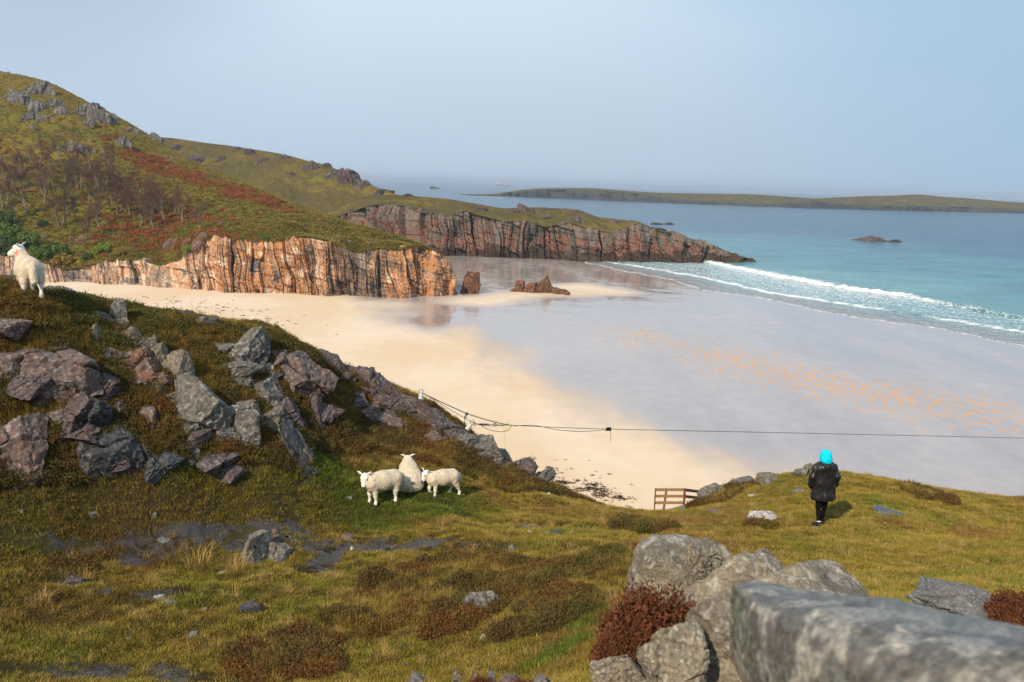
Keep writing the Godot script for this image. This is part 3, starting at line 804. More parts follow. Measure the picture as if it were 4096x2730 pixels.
# o: level, box (3 round .. 8 square), cuts, rough, beds (steps of upright or lying beds), lie (direction of the beds)
func rock_mesh(seed_: int, size: Vector3, pal: String, o := {}) -> ArrayMesh:
	var r := RandomNumberGenerator.new()
	r.seed = seed_
	var b: Array = ball(o.get("level", 4))
	var p0: PackedVector3Array = b[0]
	var v := PackedVector3Array()
	var col := PackedColorArray()
	v.resize(p0.size())
	col.resize(p0.size())
	var half := size * 0.5
	var box: float = o.get("box", 4.0)
	var planes: Array = []
	for k in o.get("cuts", 9):
		var d := Vector3(r.randf_range(-1, 1), r.randf_range(-0.5, 1), r.randf_range(-1, 1)).normalized()
		planes.append([d, r.randf_range(0.50, 0.88)])
	var cracks: Array = []
	for k in 3: cracks.append([Vector3.UP, 9.0] if k >= o.get("cracks", 3) else [Vector3(r.randf_range(-1, 1), r.randf_range(-1, 1), r.randf_range(-0.5, 0.5)).normalized(), r.randf_range(-0.3, 0.3)])
	var mean := (size.x + size.y + size.z) / 3.0
	var n1 := noise(seed_ + 11, 0.9 / mean, 4)
	var n2 := noise(seed_ + 12, 5.0 / mean, 3)
	var n3 := noise(seed_ + 13, 2.4 / minf(mean, 2.5), 3)
	var n4 := noise(seed_ + 14, 11.0 / minf(mean, 1.6), 2)
	var rough: float = o.get("rough", 0.10)
	var beds: float = o.get("beds", 0.0)
	var lie: Vector3 = o.get("lie", Vector3(0.15, 1, 0.1)).normalized()
	var step: float = o.get("step", mean * 0.13)
	var c: Array = STONE[pal]
	for k in p0.size():
		var d := p0[k]
		var q := d / pow(pow(absf(d.x), box) + pow(absf(d.y), box) + pow(absf(d.z), box), 1.0 / box)
		for pn in planes:
			var over: float = q.dot(pn[0]) - pn[1]
			if over > 0.0: q -= pn[0] * over
		q *= half
		var amp := n1.get_noise_3dv(q) * rough * 1.0 + absf(n2.get_noise_3dv(q)) * -rough * 0.5 + n4.get_noise_3dv(q) * rough * 0.10
		if beds > 0.0:
			var u := q.dot(lie) / step + n1.get_noise_3dv(q) * 0.8
			var ci := floorf(u)
			amp += (hash1(ci, seed_) - 0.5) * beds
			if absf(u - ci - 0.5) > 0.38: amp -= beds * 0.55
		for e in 3:
			var cr: Array = cracks[e]
			var w: float = absf(q.dot(cr[0]) / mean - cr[1] + n1.get_noise_3dv(q) * 0.12)
			if w < 0.022: amp -= 0.07 * (1.0 - w / 0.022)
		q += (q.normalized() * 0.6 + d * 0.4) * amp * mean
		v[k] = q
		var cc: Color = c[0].lerp(c[1], clampf(0.5 + n3.get_noise_3dv(q) * 1.3, 0.0, 1.0))
		var sp := n4.get_noise_3dv(q + Vector3(9, 3, 1)) + n3.get_noise_3dv(q * 1.3) * 0.35
		cc = cc.lerp(c[2], clampf((sp - 0.45 + c[3] * 0.6) * 3.0, 0.0, 0.45))
		col[k] = cc * (0.92 + 0.3 * n2.get_noise_3dv(q * 1.7))
	return mesh_of(v, b[1], col, PackedVector2Array(), PackedVector3Array(), true)

func rock(called: String, label: String, cat: String, at: Vector3, l: float, h: float, pal: String, o := {}, group := "") -> MeshInstance3D:
	var sd: int = o.get("seed", int(absf(at.x * 131 + at.z * 71 + at.y * 17)) + 100)
	var deep: float = o.get("deep", 1.1)
	l *= o.get("grow", 1.0)
	h *= o.get("grow", 1.0)
	var size := Vector3(l, h * o.get("tall", 1.6), l * deep)
	if not o.has("level"): o.level = 5 if l > 0.8 else (4 if l > 0.3 else 3)
	var m := put(called, rock_mesh(sd, size, pal, o), M.rock)
	m.position = at + Vector3(0, -0.5 * h * (o.get("tall", 1.6) - 1.0), -0.2 * l * minf(deep, 1.0))
	m.rotation = Vector3(deg_to_rad(o.get("pitch", 0.0)), deg_to_rad(o.get("yaw", hash1(sd) * 40 - 20)), deg_to_rad(o.get("roll", 0.0)))
	m.rotation_order = EULER_ORDER_ZYX
	tag(m, label, cat, group)
	return m

func crag() -> void:
	var g := "rocks of the crag on the near hillside"
	var chips := {}
	var k := 0
	# label, centre, length, height, stone, options
	for q in [
		["topmost boulder of the crag, dark and rounded with grass on it", Vector3(-9.74, 26.49, -24.04), 0.48, 0.68, "grey", {"roll": -10}],
		["pale lichen-white block at the left foot of the topmost boulder", Vector3(-9.97, 26.49, -23.62), 0.55, 0.25, "grey", {"box": 5.0}],
		["pale square boulder just below the topmost boulder of the crag", Vector3(-9.65, 26.28, -22.68), 0.51, 0.41, "warm", {"box": 6.0}],
		["small whitish stone left of the topmost boulder", Vector3(-10.08, 26.56, -22.86), 0.22, 0.15, "white", {}],
		["small upright pointed stone standing above the red boulder", Vector3(-9.06, 26.1, -23.54), 0.31, 0.44, "warm", {"roll": 16, "box": 5.0}],
		["small pale tilted block left of the upright pointed stone", Vector3(-9.19, 26.03, -23.06), 0.38, 0.30, "white", {"roll": 35, "box": 5.0}],
		["grey cracked boulder resting on top of the red boulder", Vector3(-8.71, 25.92, -23.34), 0.66, 0.52, "grey", {"beds": 0.03, "roll": -18}],
		["large angular red boulder in the middle of the crag", Vector3(-8.61, 25.61, -22.28), 1.06, 0.73, "red", {"roll": -8, "box": 5.0, "cuts": 12, "beds": 0.02}],
		["brown knobbly block wedged right of the red boulder", Vector3(-8.33, 25.63, -23.1), 0.55, 0.57, "warm", {"beds": 0.04}],
		["yellow-grey upright block right of the red boulder", Vector3(-7.9, 25.39, -22.98), 0.55, 0.74, "warm", {"box": 6.0}],
		["dark leaning slab stack at the right end of the upper crag", Vector3(-7.48, 25.22, -23.14), 0.45, 0.87, "grey", {"roll": 25, "beds": 0.05, "lie": Vector3(1, 0.2, 0)}],
		["flat grey stone lying under the yellow-grey upright block", Vector3(-8.1, 25.13, -22.2), 0.51, 0.28, "grey", {}],
		["dark purple boulder with a hollowed right side below the red boulder", Vector3(-8.95, 25.32, -21.24), 0.81, 0.60, "purple", {"roll": -20, "rough": 0.15}],
		["small pink rock in the grass under the broad pink boulder", Vector3(-9.79, 25.42, -20.58), 0.53, 0.40, "pink", {"roll": -20}],
		["low purple rock left of the hollowed purple boulder", Vector3(-9.36, 25.08, -20.68), 0.96, 0.50, "purple", {"roll": -12, "beds": 0.02}],
		["long purple slab sloping across the lower crag", Vector3(-9.42, 24.67, -20.38), 1.51, 0.40, "purple", {"roll": -21, "beds": 0.03, "box": 5.0}],
		["smooth dark slate boulder at the foot of the crag", Vector3(-8.26, 24.16, -20.86), 1.35, 0.57, "slate", {"roll": -20, "beds": 0.025, "lie": Vector3(0.5, 1, 0)}],
		["big pinkish boulder at the left edge below the purple slab", Vector3(-9.97, 24.33, -19.54), 0.89, 1.02, "pink", {"box": 4.5}],
		["broad rounded pink boulder high on the left of the crag", Vector3(-9.94, 26.09, -20.92), 1.55, 0.64, "pink", {"roll": -5, "rough": 0.07}],
		["grey lichened rock cut by the left edge under the pink boulder", Vector3(-10.56, 25.79, -20.36), 0.47, 0.34, "grey", {"roll": -15}],
		["large grey block with a sheer dark right side, middle of the crag foot", Vector3(-7.09, 24.56, -22.3), 1.10, 1.10, "grey", {"roll": -12, "box": 6.0, "cuts": 12}],
		["rounded grey rock between the sheer block and the long outcrop", Vector3(-6.33, 24.12, -22.72), 0.78, 0.67, "grey", {}],
		["long warm grey outcrop with cracks above the green hollow", Vector3(-5.8, 23.96, -23.4), 1.41, 0.56, "warm", {"roll": -12, "beds": 0.03, "box": 5.0}],
		["steep layered dark rock ending the long outcrop by the sheep hollow", Vector3(-5.06, 23.4, -23.14), 0.56, 1.20, "slate", {"roll": 18, "beds": 0.06, "lie": Vector3(1, 0.1, 0.2)}],
		["flat purple slab with a white edge low in the grass", Vector3(-6.73, 23.6, -21.82), 1.04, 0.25, "purple", {"roll": -9, "box": 5.0}],
		["sloping grey slab face on the brow above the crag", Vector3(-6.83, 25.57, -25.2), 1.01, 1.04, "grey", {"roll": -22, "box": 5.0}],
		["small lichen-white block left of the reddish slab", Vector3(-6.28, 25.07, -25.44), 0.32, 0.42, "white", {"box": 5.0}],
		["tall reddish gneiss slab beside the gully", Vector3(-5.59, 24.83, -25.76), 1.29, 0.91, "pink", {"roll": -27, "box": 5.0, "beds": 0.025, "lie": Vector3(0.4, 1, 0)}],
		["grey lower half of the reddish slab dipping into the gully", Vector3(-5.23, 24.27, -25.64), 0.75, 0.82, "purple", {"roll": -20, "box": 5.0}],
		["rounded grey ledge under a cushion of heather", Vector3(-6.37, 24.7, -24.56), 1.27, 0.52, "grey", {"roll": -20}],
		["bare grey rib below the heather ledge", Vector3(-5.79, 24.26, -24.5), 0.78, 0.84, "purple", {"roll": -30}],
		["upper half of the long bare slab along the far brow", Vector3(-4.26, 23.98, -29.08), 2.92, 0.61, "purple", {"grow": 1.22, "roll": -29, "box": 5.0, "beds": 0.02, "deep": 0.4, "lie": Vector3(0.2, 1, 0)}],
		["lower half of the long bare slab, with the eye bolts", Vector3(-2.04, 22.74, -28.78), 3.18, 0.81, "purple", {"grow": 1.15, "roll": -31, "box": 5.0, "beds": 0.02, "deep": 0.4, "lie": Vector3(0.2, 1, 0)}],
		["narrow bare strip of rock in the heather below the long slab", Vector3(-3.15, 22.89, -28.18), 1.98, 0.24, "pink", {"roll": -33, "deep": 0.3, "box": 5.0}],
		["second narrow strip of rock higher in the heather", Vector3(-4.08, 23.35, -28.38), 1.07, 0.17, "purple", {"roll": -33, "deep": 0.3, "box": 5.0}],
		["steep grey toe of the long slab above the sand", Vector3(-0.97, 22.22, -28.74), 1.30, 0.79, "grey", {"roll": -38, "deep": 0.5, "box": 5.0}],
		["rounded rock at the lower end of the brow", Vector3(-0.34, 21.76, -29.7), 0.75, 0.46, "grey", {"roll": -40}],
		["knobbly rock under a dark heather cushion near the sand", Vector3(0.37, 21.57, -29.22), 0.62, 0.41, "purple", {"roll": -35}],
		["last grey rock on the brow before the grass reaches the sand", Vector3(0.98, 21.18, -29.22), 0.73, 0.62, "grey", {"roll": -45}],
		["small pale stone where the brow meets the short turf", Vector3(1.15, 21.2, -27.46), 0.29, 0.12, "white", {}],
		["small grey stone on the brow below the beach weed", Vector3(-9.32, 26.33, -25.68), 0.28, 0.15, "grey", {}],
		["grey stone on the brow right of the topmost boulder", Vector3(-8.75, 26.29, -26.12), 0.39, 0.20, "grey", {"roll": -20}],
		["smooth grey rock jutting from the brow against the sand", Vector3(-8.11, 26.16, -25.8), 0.56, 0.43, "grey", {"roll": -38}],
		["small rock in the recess left of the grey cracked boulder", Vector3(-9.25, 25.92, -22.04), 0.39, 0.25, "grey", {}],
		["pinkish ledge under the low purple rock", Vector3(-9.34, 24.86, -20.6), 0.88, 0.23, "pink", {"roll": -8, "box": 5.0}],
		["small brown stone in the grass below the flat grey stone", Vector3(-7.98, 24.93, -21.98), 0.26, 0.17, "warm", {}],
		["pinkish boulder alone in the grass above the slate boulder", Vector3(-8.07, 24.65, -21.5), 0.37, 0.28, "pink", {}],
		["low grey rock left of the large sheer block", Vector3(-7.62, 24.81, -22.22), 0.73, 0.37, "grey", {"roll": -10}],
		["grey knob in the heather below the sloping slab face", Vector3(-6.73, 24.95, -24.38), 0.61, 0.37, "grey", {}],
		["small upright grey block on the heather left of the gully", Vector3(-6.89, 25.08, -24.38), 0.24, 0.33, "warm", {"box": 6.0}],
		["whitish stone at the left end of the flat purple slab", Vector3(-7.09, 23.88, -21.66), 0.38, 0.36, "white", {}],
		["grey ledge on the brow where the long slab begins", Vector3(-5.21, 24.48, -28.72), 0.79, 0.36, "purple", {"roll": -25}],
		["flat grey rock on the skyline behind the lone sheep", Vector3(-11.61, 27.45, -22.78), 0.51, 0.17, "blue", {"deep": 0.5}],
		["thin grey slab on the brow right of the lone sheep", Vector3(-11.55, 27, -25), 0.69, 0.14, "blue", {"roll": -12, "deep": 0.4}],
	]:
		var big := rock("boulder", q[0], "rock", q[1] + Vector3(0, 0.05, 0.15), q[2], q[3], q[4], q[5].merged({"grow": 1.4, "cuts": 13}), g)
		if q[2] < 0.55: continue
		if not chips.has(q[4]):
			chips[q[4]] = []
			for j in 3: chips[q[4]].append(rock_mesh(3000 + j * 17 + q[4].length(), Vector3(1, 0.75, 0.9), q[4], {"level": 4, "box": 5.0, "cuts": 12, "rough": 0.09, "beds": 0.03}))
		for j in 3:      # lower ledges of the same outcrop, running down the slope
			var e := put("ledge", chips[q[4]][(k + j) % 3], M.rock, big)
			var l: float = minf(q[2], 1.3) * (0.75 - 0.14 * j)
			var x: float = q[1].x + q[2] * [-0.46, 0.42, 0.62][j] + 0.2 * (hash1(k, j) - 0.5)
			var z: float = q[1].z + [0.02, 0.05, -0.25][j] * l + 0.02
			e.global_transform = Transform3D(Basis.from_euler(Vector3(0.3 * hash1(k, j + 4), TAU * hash1(k, j + 9), -0.35)) * Basis.from_scale(Vector3(l * 1.2, l * 0.75, l)), Vector3(x, gh(x, z) + 0.06 * l, z))
		k += 1

func meadow_stones() -> void:
	var g := "loose stones in the grass"
	for q in [
		["square grey boulder with pale lichen beside the muddy path", Vector3(-5.29, 22.13, -20), 0.56, 0.59, "lichen", {"box": 7.0, "cuts": 4, "yaw": 24, "rough": 0.05}],
		["broken half of the square boulder, lying on its right", Vector3(-4.87, 22.01, -20.34), 0.53, 0.44, "grey", {"box": 5.0}],
		["orange pink stone behind the square boulder", Vector3(-5.13, 22.17, -20.94), 0.42, 0.19, "red", {}],
		["dark flat-topped stone alone in the short turf", Vector3(-4.71, 22.11, -17.32), 0.33, 0.19, "slate", {"box": 9.0, "cuts": 3, "yaw": 30, "rough": 0.03}],
		["grey slab leaning out of the heathery mound", Vector3(-0.41, 22.48, -17.04), 0.64, 0.41, "grey", {"roll": -38, "box": 5.0, "cuts": 12}],
		["pale pebble, uppermost of the cluster at the left edge", Vector3(-9.67, 23.25, -19), 0.12, 0.07, "white", {}],
		["pinkish pebble in the middle of the left edge cluster", Vector3(-9.49, 23.04, -18.92), 0.10, 0.06, "pink", {}],
		["pale round pebble on the right of the left edge cluster", Vector3(-9.31, 22.96, -19.04), 0.12, 0.09, "white", {}],
		["small pinkish pebble lowest in the left edge cluster", Vector3(-9.51, 22.99, -18.78), 0.10, 0.06, "pink", {}],
		["grey stone above the muddy path, nearest the left edge cluster", Vector3(-8.59, 22.94, -19.84), 0.21, 0.10, "blue", {}],
		["small grey stone above the path between crag and path", Vector3(-7.51, 22.77, -20.32), 0.12, 0.08, "blue", {}],
		["flat blue grey stone lying in the muddy path", Vector3(-7.2, 22.36, -20.04), 0.25, 0.09, "blue", {}],
		["white stone in front of a dark heather tuft", Vector3(-8.4, 22.24, -18.56), 0.18, 0.09, "white", {}],
		["purple stone right of the white stone by the heather tuft", Vector3(-7.86, 22.15, -18.84), 0.19, 0.08, "purple", {}],
		["broad purple grey stone, ragged, flush with the turf", Vector3(-8.23, 22.29, -17.84), 0.41, 0.13, "purple", {"beds": 0.03}],
		["long thin grey stone below the broad purple stone", Vector3(-7.72, 22.21, -17.32), 0.38, 0.08, "blue", {}],
		["small dark stone right of the long thin stone", Vector3(-7.43, 22.23, -17.56), 0.18, 0.08, "slate", {}],
		["pale pink stone of the pair in the middle of the turf", Vector3(-6.47, 22.1, -17.64), 0.22, 0.07, "white", {}],
		["flat grey stone of the pair in the middle of the turf", Vector3(-6.25, 22.09, -17.46), 0.27, 0.06, "blue", {}],
		["white stone left of the pair in the middle of the turf", Vector3(-6.93, 22.12, -17), 0.14, 0.08, "white", {}],
		["pinkish round stone left of the dark flat-topped stone", Vector3(-5.49, 22.08, -17.26), 0.12, 0.09, "pink", {}],
		["long white stone below the pair in the turf", Vector3(-6.14, 22.1, -16.9), 0.18, 0.05, "white", {}],
		["pink stone in the bare patch of the lower turf", Vector3(-6.16, 22.09, -16.44), 0.14, 0.09, "pink", {}],
		["grey pointed stone right of the bare patch", Vector3(-5.41, 22.05, -16.3), 0.15, 0.07, "blue", {}],
		["small grey stone lowest in the turf", Vector3(-6.4, 22.05, -16), 0.11, 0.07, "blue", {}],
		["small pale stone below the straw tufts", Vector3(-5.7, 22.03, -19.1), 0.12, 0.05, "white", {}],
		["flat pink stone beside the wet path", Vector3(-3.62, 21.96, -21.52), 0.36, 0.12, "pink", {}],
		["small white stone at the lower edge of the wet path", Vector3(-3.36, 21.94, -20.88), 0.10, 0.06, "white", {}],
		["reddish stone at the lower edge of the wet path", Vector3(-2.47, 21.86, -21.28), 0.17, 0.08, "red", {}],
		["thin white stone right of the reddish stone", Vector3(-1.79, 21.93, -21.14), 0.18, 0.04, "white", {}],
		["white stone by the small far puddle", Vector3(0.53, 22.04, -22), 0.15, 0.07, "white", {}],
		["flat grey stone where the path fades into turf", Vector3(0.15, 22.1, -20.8), 0.18, 0.06, "blue", {}],
		["flat grey stone on the green turf near the front sheep", Vector3(-3.91, 22.31, -23.3), 0.25, 0.06, "blue", {}],
		["rounded pink stone in the turf right of the leaning slab", Vector3(0.32, 22.71, -15.56), 0.13, 0.12, "pink", {}],
		["white jagged stone below the leaning slab", Vector3(-0.34, 22.48, -15.6), 0.14, 0.08, "white", {}],
		["small pale stone at the foot of the heather right of the slab", Vector3(0.97, 22.98, -14.96), 0.06, 0.07, "white", {}],
		["small pink stone low in the middle turf", Vector3(-1.74, 22.19, -15.8), 0.06, 0.05, "pink", {}],
		["pale rock lying on a tuft left of the walker", Vector3(6.22, 22.09, -23.16), 0.60, 0.17, "white", {"box": 5.0}],
		["flat grey stone in the grass below the fence", Vector3(5.72, 19.98, -30.32), 0.41, 0.10, "blue", {}],
		["flat pinkish stone in the grass right of the fence", Vector3(5.68, 21.36, -25.88), 0.42, 0.08, "pink", {}],
		["thin grey stone in the turf left of the walker's knees", Vector3(8.28, 21.58, -27.28), 0.29, 0.06, "blue", {}],
		["small pale stone left of the walker on the knoll", Vector3(7.23, 21.12, -28.18), 0.28, 0.08, "white", {}],
		["long smooth grey rock rising behind the end of the fence", Vector3(6.6, 20.46, -30.46), 1.15, 0.44, "grey", {"grow": 0.95, "roll": 24, "deep": 0.6}],
		["lichened grey rock on the knoll edge beside the smooth rock", Vector3(7.51, 20.86, -30.28), 0.91, 0.26, "grey", {"grow": 0.95, "roll": 5}],
		["flat-topped pale rock on the knoll edge", Vector3(8.08, 21.26, -29.44), 0.77, 0.24, "warm", {"grow": 0.95, "box": 7.0, "cuts": 4}],
		["sloping grey rock behind the walker", Vector3(8.98, 21.5, -29.44), 0.55, 0.22, "grey", {"roll": 25}],
		["brown rounded rock showing behind the walker's shoulder", Vector3(9.25, 21.64, -29.68), 0.27, 0.25, "warm", {}],
		["pale pink pebble at the edge of the small pool", Vector3(9.85, 22.03, -24.36), 0.07, 0.06, "white", {}],
	]:
		rock("stone", q[0], "stone", q[1] + Vector3(0, 0.045, 0.05), q[2], q[3], q[4], q[5].merged({"tall": 1.4, "grow": 1.2}), g)
	# the big rocks close by
	for q in [
		["big rounded lichened boulder in front of the knoll", Vector3(2.03, 25.5, -10.2), 1.28, 1.36, "lichen", {"box": 3.2, "cuts": 2, "cracks": 0, "rough": 0.08, "deep": 0.9, "yaw": 12, "level": 5, "tall": 1.3, "seed": 77}],
		["knobbly rocks crowning the far end of the big boulder", Vector3(2.2, 26.09, -10.3), 0.52, 0.28, "lichen", {"rough": 0.16, "beds": 0.06, "lie": Vector3(1, 0.3, 0.3), "level": 5}],
		["long lichened boulder between the rounded boulder and the slab", Vector3(2.23, 26.56, -7.6), 1.56, 0.88, "lichen", {"box": 3.4, "cuts": 2, "cracks": 0, "seed": 91, "roll": -7, "rough": 0.08, "deep": 0.8, "level": 5}],
		["broad lichened boulder joining the rounded boulder and the slab", Vector3(2.21, 26.07, -9), 1.27, 0.99, "lichen", {"box": 3.0, "cuts": 2, "cracks": 0, "rough": 0.08, "deep": 0.8, "level": 5, "tall": 1.3, "seed": 133}],
		["low brownish rock in front of the heather bush", Vector3(1.31, 26.41, -7.2), 0.54, 0.47, "lichen", {"rough": 0.12, "level": 5}],
		["pale rough rock at the bottom edge left of the boulders", Vector3(0.94, 26.04, -7.6), 0.63, 0.29, "lichen", {"rough": 0.14, "level": 5}],
		["small grey rocks showing behind the blurred slab", Vector3(4.29, 26.21, -9), 0.86, 0.20, "blue", {"rough": 0.16, "roll": -9}],
		["grey pointed rock standing at the bottom edge", Vector3(-0.36, 26.19, -7.2), 0.11, 0.20, "grey", {"box": 5.0}],
		["pale rock at the bottom edge left of the pointed rock", Vector3(-0.66, 26.15, -7.2), 0.20, 0.13, "grey", {}],
		["small grey rock between heather at the bottom edge", Vector3(-0.2, 26.18, -7.2), 0.09, 0.13, "blue", {}],
		["small pale grey rock right of heather at the bottom edge", Vector3(-0.08, 26.2, -7.2), 0.08, 0.11, "blue", {}],
		["pinkish low rock at the bottom edge right of heather", Vector3(0.07, 26.18, -7.2), 0.20, 0.11, "pink", {}],
		["low whitish rock at the bottom edge near the rough rock", Vector3(0.32, 26.17, -7.2), 0.24, 0.11, "grey", {}],
	]:
		rock("boulder", q[0], "rock", q[1], q[2], q[3], q[4], q[5]).material_override = M.rock_near
	near_slab()

# the slab that the camera looks over: a flat blue-grey top, a pale face, an overhang at its far end
func near_slab() -> void:
	var out: PackedVector3Array = PackedVector3Array([Vector3(1.1, 28.11, -4.6), Vector3(1.36, 27.93, -5.2), Vector3(1.58, 27.86, -5.3), Vector3(1.79, 27.92, -5.1), Vector3(1.98, 27.98, -4.9), Vector3(2.17, 28.04, -4.6), Vector3(2.32, 28.16, -4.2), Vector3(2.51, 28.27, -3.8), Vector3(2.55, 28.51, -3.2)])
	var inn: PackedVector3Array = PackedVector3Array([Vector3(1.03, 28.26, -4.2), Vector3(1.08, 28.33, -3.9), Vector3(1.13, 28.42, -3.6), Vector3(1.21, 28.48, -3.4), Vector3(1.31, 28.53, -3.2), Vector3(1.43, 28.58, -3), Vector3(1.59, 28.61, -2.85), Vector3(1.8, 28.62, -2.7), Vector3(2.02, 28.65, -2.5)])
	var b := ball(5)
	var nt := noise(301, 1.6, 4)
	var nl := noise(302, 6.0, 4)
	var nf := noise(303, 16.0, 3)
	var v := PackedVector3Array()
	var col := PackedColorArray()
	var ix := PackedInt32Array()
	var nu := 260
	var nv := 170
	for j in nv:
		for i in nu:
			var u := i / float(nu - 1) * 7.999
			var k := int(u)
			var f := u - k
			f = f * f * (3 - 2 * f)
			var a := out[k].lerp(out[k + 1], f)
			var c := inn[k].lerp(inn[k + 1], f)
			var w := j / float(nv - 1)
			var th := lerpf(PI * 1.30, -PI * 0.30, w)
			var cx := signf(cos(th)) * pow(absf(cos(th)), 0.42)
			var sy := signf(sin(th)) * pow(absf(sin(th)), 0.42)
			var endf := clampf((0.9 - u) / 0.9, 0.0, 1.0)
			var fat := sqrt(maxf(0.06, 1.0 - endf * endf * 0.9))
			var mid_ := (a + c) * 0.5
			var hh := 1.15
			var p: Vector3 = mid_ + (c - a) * 0.5 * cx * fat + Vector3(0, (sy - 1.0) * hh, 0)
			# the far end is hollow underneath
			p += Vector3(0.42, 0, -0.05) * endf * smoothstep(0.75, 0.2, sy)
			var nn := nt.get_noise_3dv(p) * 0.045 + nf.get_noise_3dv(p) * 0.004
			p += Vector3(nn * 0.4, nn, nn * 0.8)
			v.append(p)
			var q := clampf(0.5 + nl.get_noise_3dv(p * 0.7 + Vector3(5, 5, 5)) * 1.7, 0, 1)
			var cc := Color(0.21, 0.195, 0.165).lerp(Color(0.50, 0.46, 0.39), smoothstep(0.35, 0.8, q))
			cc = cc.lerp(Color(0.33, 0.37, 0.29), 0.7 * smoothstep(0.1, 0.35, nt.get_noise_3dv(p * 0.8 + Vector3(2, 0, 7))))     # grey-green lichen
			cc = cc.lerp(Color(0.12, 0.10, 0.075), 0.7 * smoothstep(0.22, 0.42, nl.get_noise_3dv(p * 0.9 + Vector3(1, 8, 3))))   # dark moss
			col.append(cc * (0.9 + 0.35 * nf.get_noise_3dv(p)))
	# close the far end
	var base := v.size()
	var mid := Vector3.ZERO
	for j in nv: mid += v[j * nu] / nv
	v.append(mid + Vector3(0.95, 0.05, -0.35))
	col.append(Color(0.21, 0.195, 0.165))
	ix = grid_ix(nu, nv)
	for k in range(0, ix.size(), 3):
		var t := ix[k + 1]
		ix[k + 1] = ix[k + 2]
		ix[k + 2] = t
	for j in nv - 1:
		ix.append_array([base, j * nu, (j + 1) * nu])
	var sm: StandardMaterial3D = M.rock_near.duplicate()
	sm.roughness = 0.5
	sm.metallic_specular = 0.6
	var m := put("rock_slab", mesh_of(v, ix, col), sm)
	tag(m, "large blurred grey slab close in the lower right corner", "rock")

func shore_rocks() -> void:
	M.rock_mid = textured(M.rock.albedo_texture, 0.25, 0.85, 0.3, M.rock.normal_texture, 1.0)
	var up := {"beds": 0.05, "lie": Vector3(1, 0.14, 0.2), "step": 0.55, "box": 5.0, "cuts": 7, "rough": 0.09, "level": 5, "deep": 0.7, "tall": 1.15, "yaw": 0.0}
	var m := rock("rock_stack", "dark orange-streaked rock stack standing off the end of the cliff", "rock", Vector3(-10.88, 3.25, -262), 6.32, 7.11, "orange", up.merged({"seed": 401, "roll": -4}))
	m.material_override = M.rock_mid
	var t := thing("beach_rock", "low ragged orange rock alone on the wet sand", "rock", Vector3(7.76, 0.5, -277.52))
	var at := t.position
	for q in [[Vector3(8.91, 2.99, -272), 5.19, 5.74, 411, 0.0], [Vector3(4.83, 1.9, -272), 7.51, 3.01, 412, 14.0], [Vector3(1.87, 2.39, -273), 3.15, 3.02, 413, 0.0], [Vector3(0.73, 1.5, -272), 3.42, 1.50, 414, 8.0], [Vector3(12.5, 1.79, -270), 4.07, 2.17, 415, -20.0], [Vector3(14.47, 1.25, -268), 1.75, 0.81, 416, 0.0]]:
		var p := put("rock_mass", rock_mesh(q[3], Vector3(q[1], q[2] * 1.3, q[1] * 0.6), "orange", up.merged({"level": 4}, true)), M.rock_mid, t)
		p.position = q[0] - at + Vector3(0, -0.15 * q[2], 0)
		p.rotation.z = deg_to_rad(q[4])
	for q in [["low dark skerry just off the tip of the headland", Vector3(118.57, 0.76, -838), 14.73, 2.53, 421], ["smaller dark skerry beside the low skerry off the headland", Vector3(129.63, 0.94, -842), 10.57, 1.90, 422], ["brown red-topped skerry lying in the turquoise bay", Vector3(229.58, 0.84, -650), 32.65, 4.57, 423], ["low tail rock at the right end of the red-topped skerry", Vector3(244.8, 0.3, -645), 14.58, 2.59, 424], ["tiny rock awash at the right of the red-topped skerry", Vector3(249.07, -0.4, -640), 7.07, 1.29, 425], ["far dark islet in the haze left of the ship", Vector3(-320.12, 5.11, -3900), 60.72, 15.67, 426]]:
		m = rock("skerry", q[0], "rock", q[1], q[2], q[3], "weed" if q[4] != 423 else "purple", {"seed": q[4], "rough": 0.14, "box": 3.2, "cuts": 10, "level": 4, "yaw": 0.0, "deep": 0.7, "tall": 1.9})
		m.material_override = M.rock_far

# ------------------------------------------------------------------ plants of the near ground
func blade(st: Array, root: Vector3, dir: Vector3, h: float, lean: float, w: float, tint: Color) -> void:
	var v: PackedVector3Array = st[0]
	var c: PackedColorArray = st[1]
	var ix: PackedInt32Array = st[2]
	var side := Vector3(-dir.z, 0, dir.x) * w * 0.5
	var k := v.size()
	var m := root + Vector3(0, h * 0.55, 0) + dir * lean * h * 0.3
	var t := root + Vector3(0, h * (1.0 - 0.3 * lean), 0) + dir * lean * h
	v.append_array([root - side, root + side, m - side * 0.8, m + side * 0.8, t])
	for j in 5: c.append(tint)
	ix.append_array([k, k + 2, k + 1, k + 1, k + 2, k + 3, k + 2, k + 4, k + 3])

func tuft_mesh(seed_: int, n: int, r: float, h0: float, h1: float, lean: float, w: float) -> ArrayMesh:
	var g := RandomNumberGenerator.new()
	g.seed = seed_
	var st := [PackedVector3Array(), PackedColorArray(), PackedInt32Array()]
	for k in n:
		var a := g.randf() * TAU
		var q := sqrt(g.randf()) * r
		var b := a + g.randf_range(-1.2, 1.2)
		var tone := g.randf_range(0.65, 1.35)
		blade(st, Vector3(cos(a) * q, -0.02, sin(a) * q), Vector3(cos(b), 0, sin(b)), g.randf_range(h0, h1), g.randf_range(0.1, 1.0) * lean, w * g.randf_range(0.7, 1.3), Color(tone * g.randf_range(0.95, 1.2), tone, tone * 0.95))
	return mesh_of(st[0], st[2], st[1])

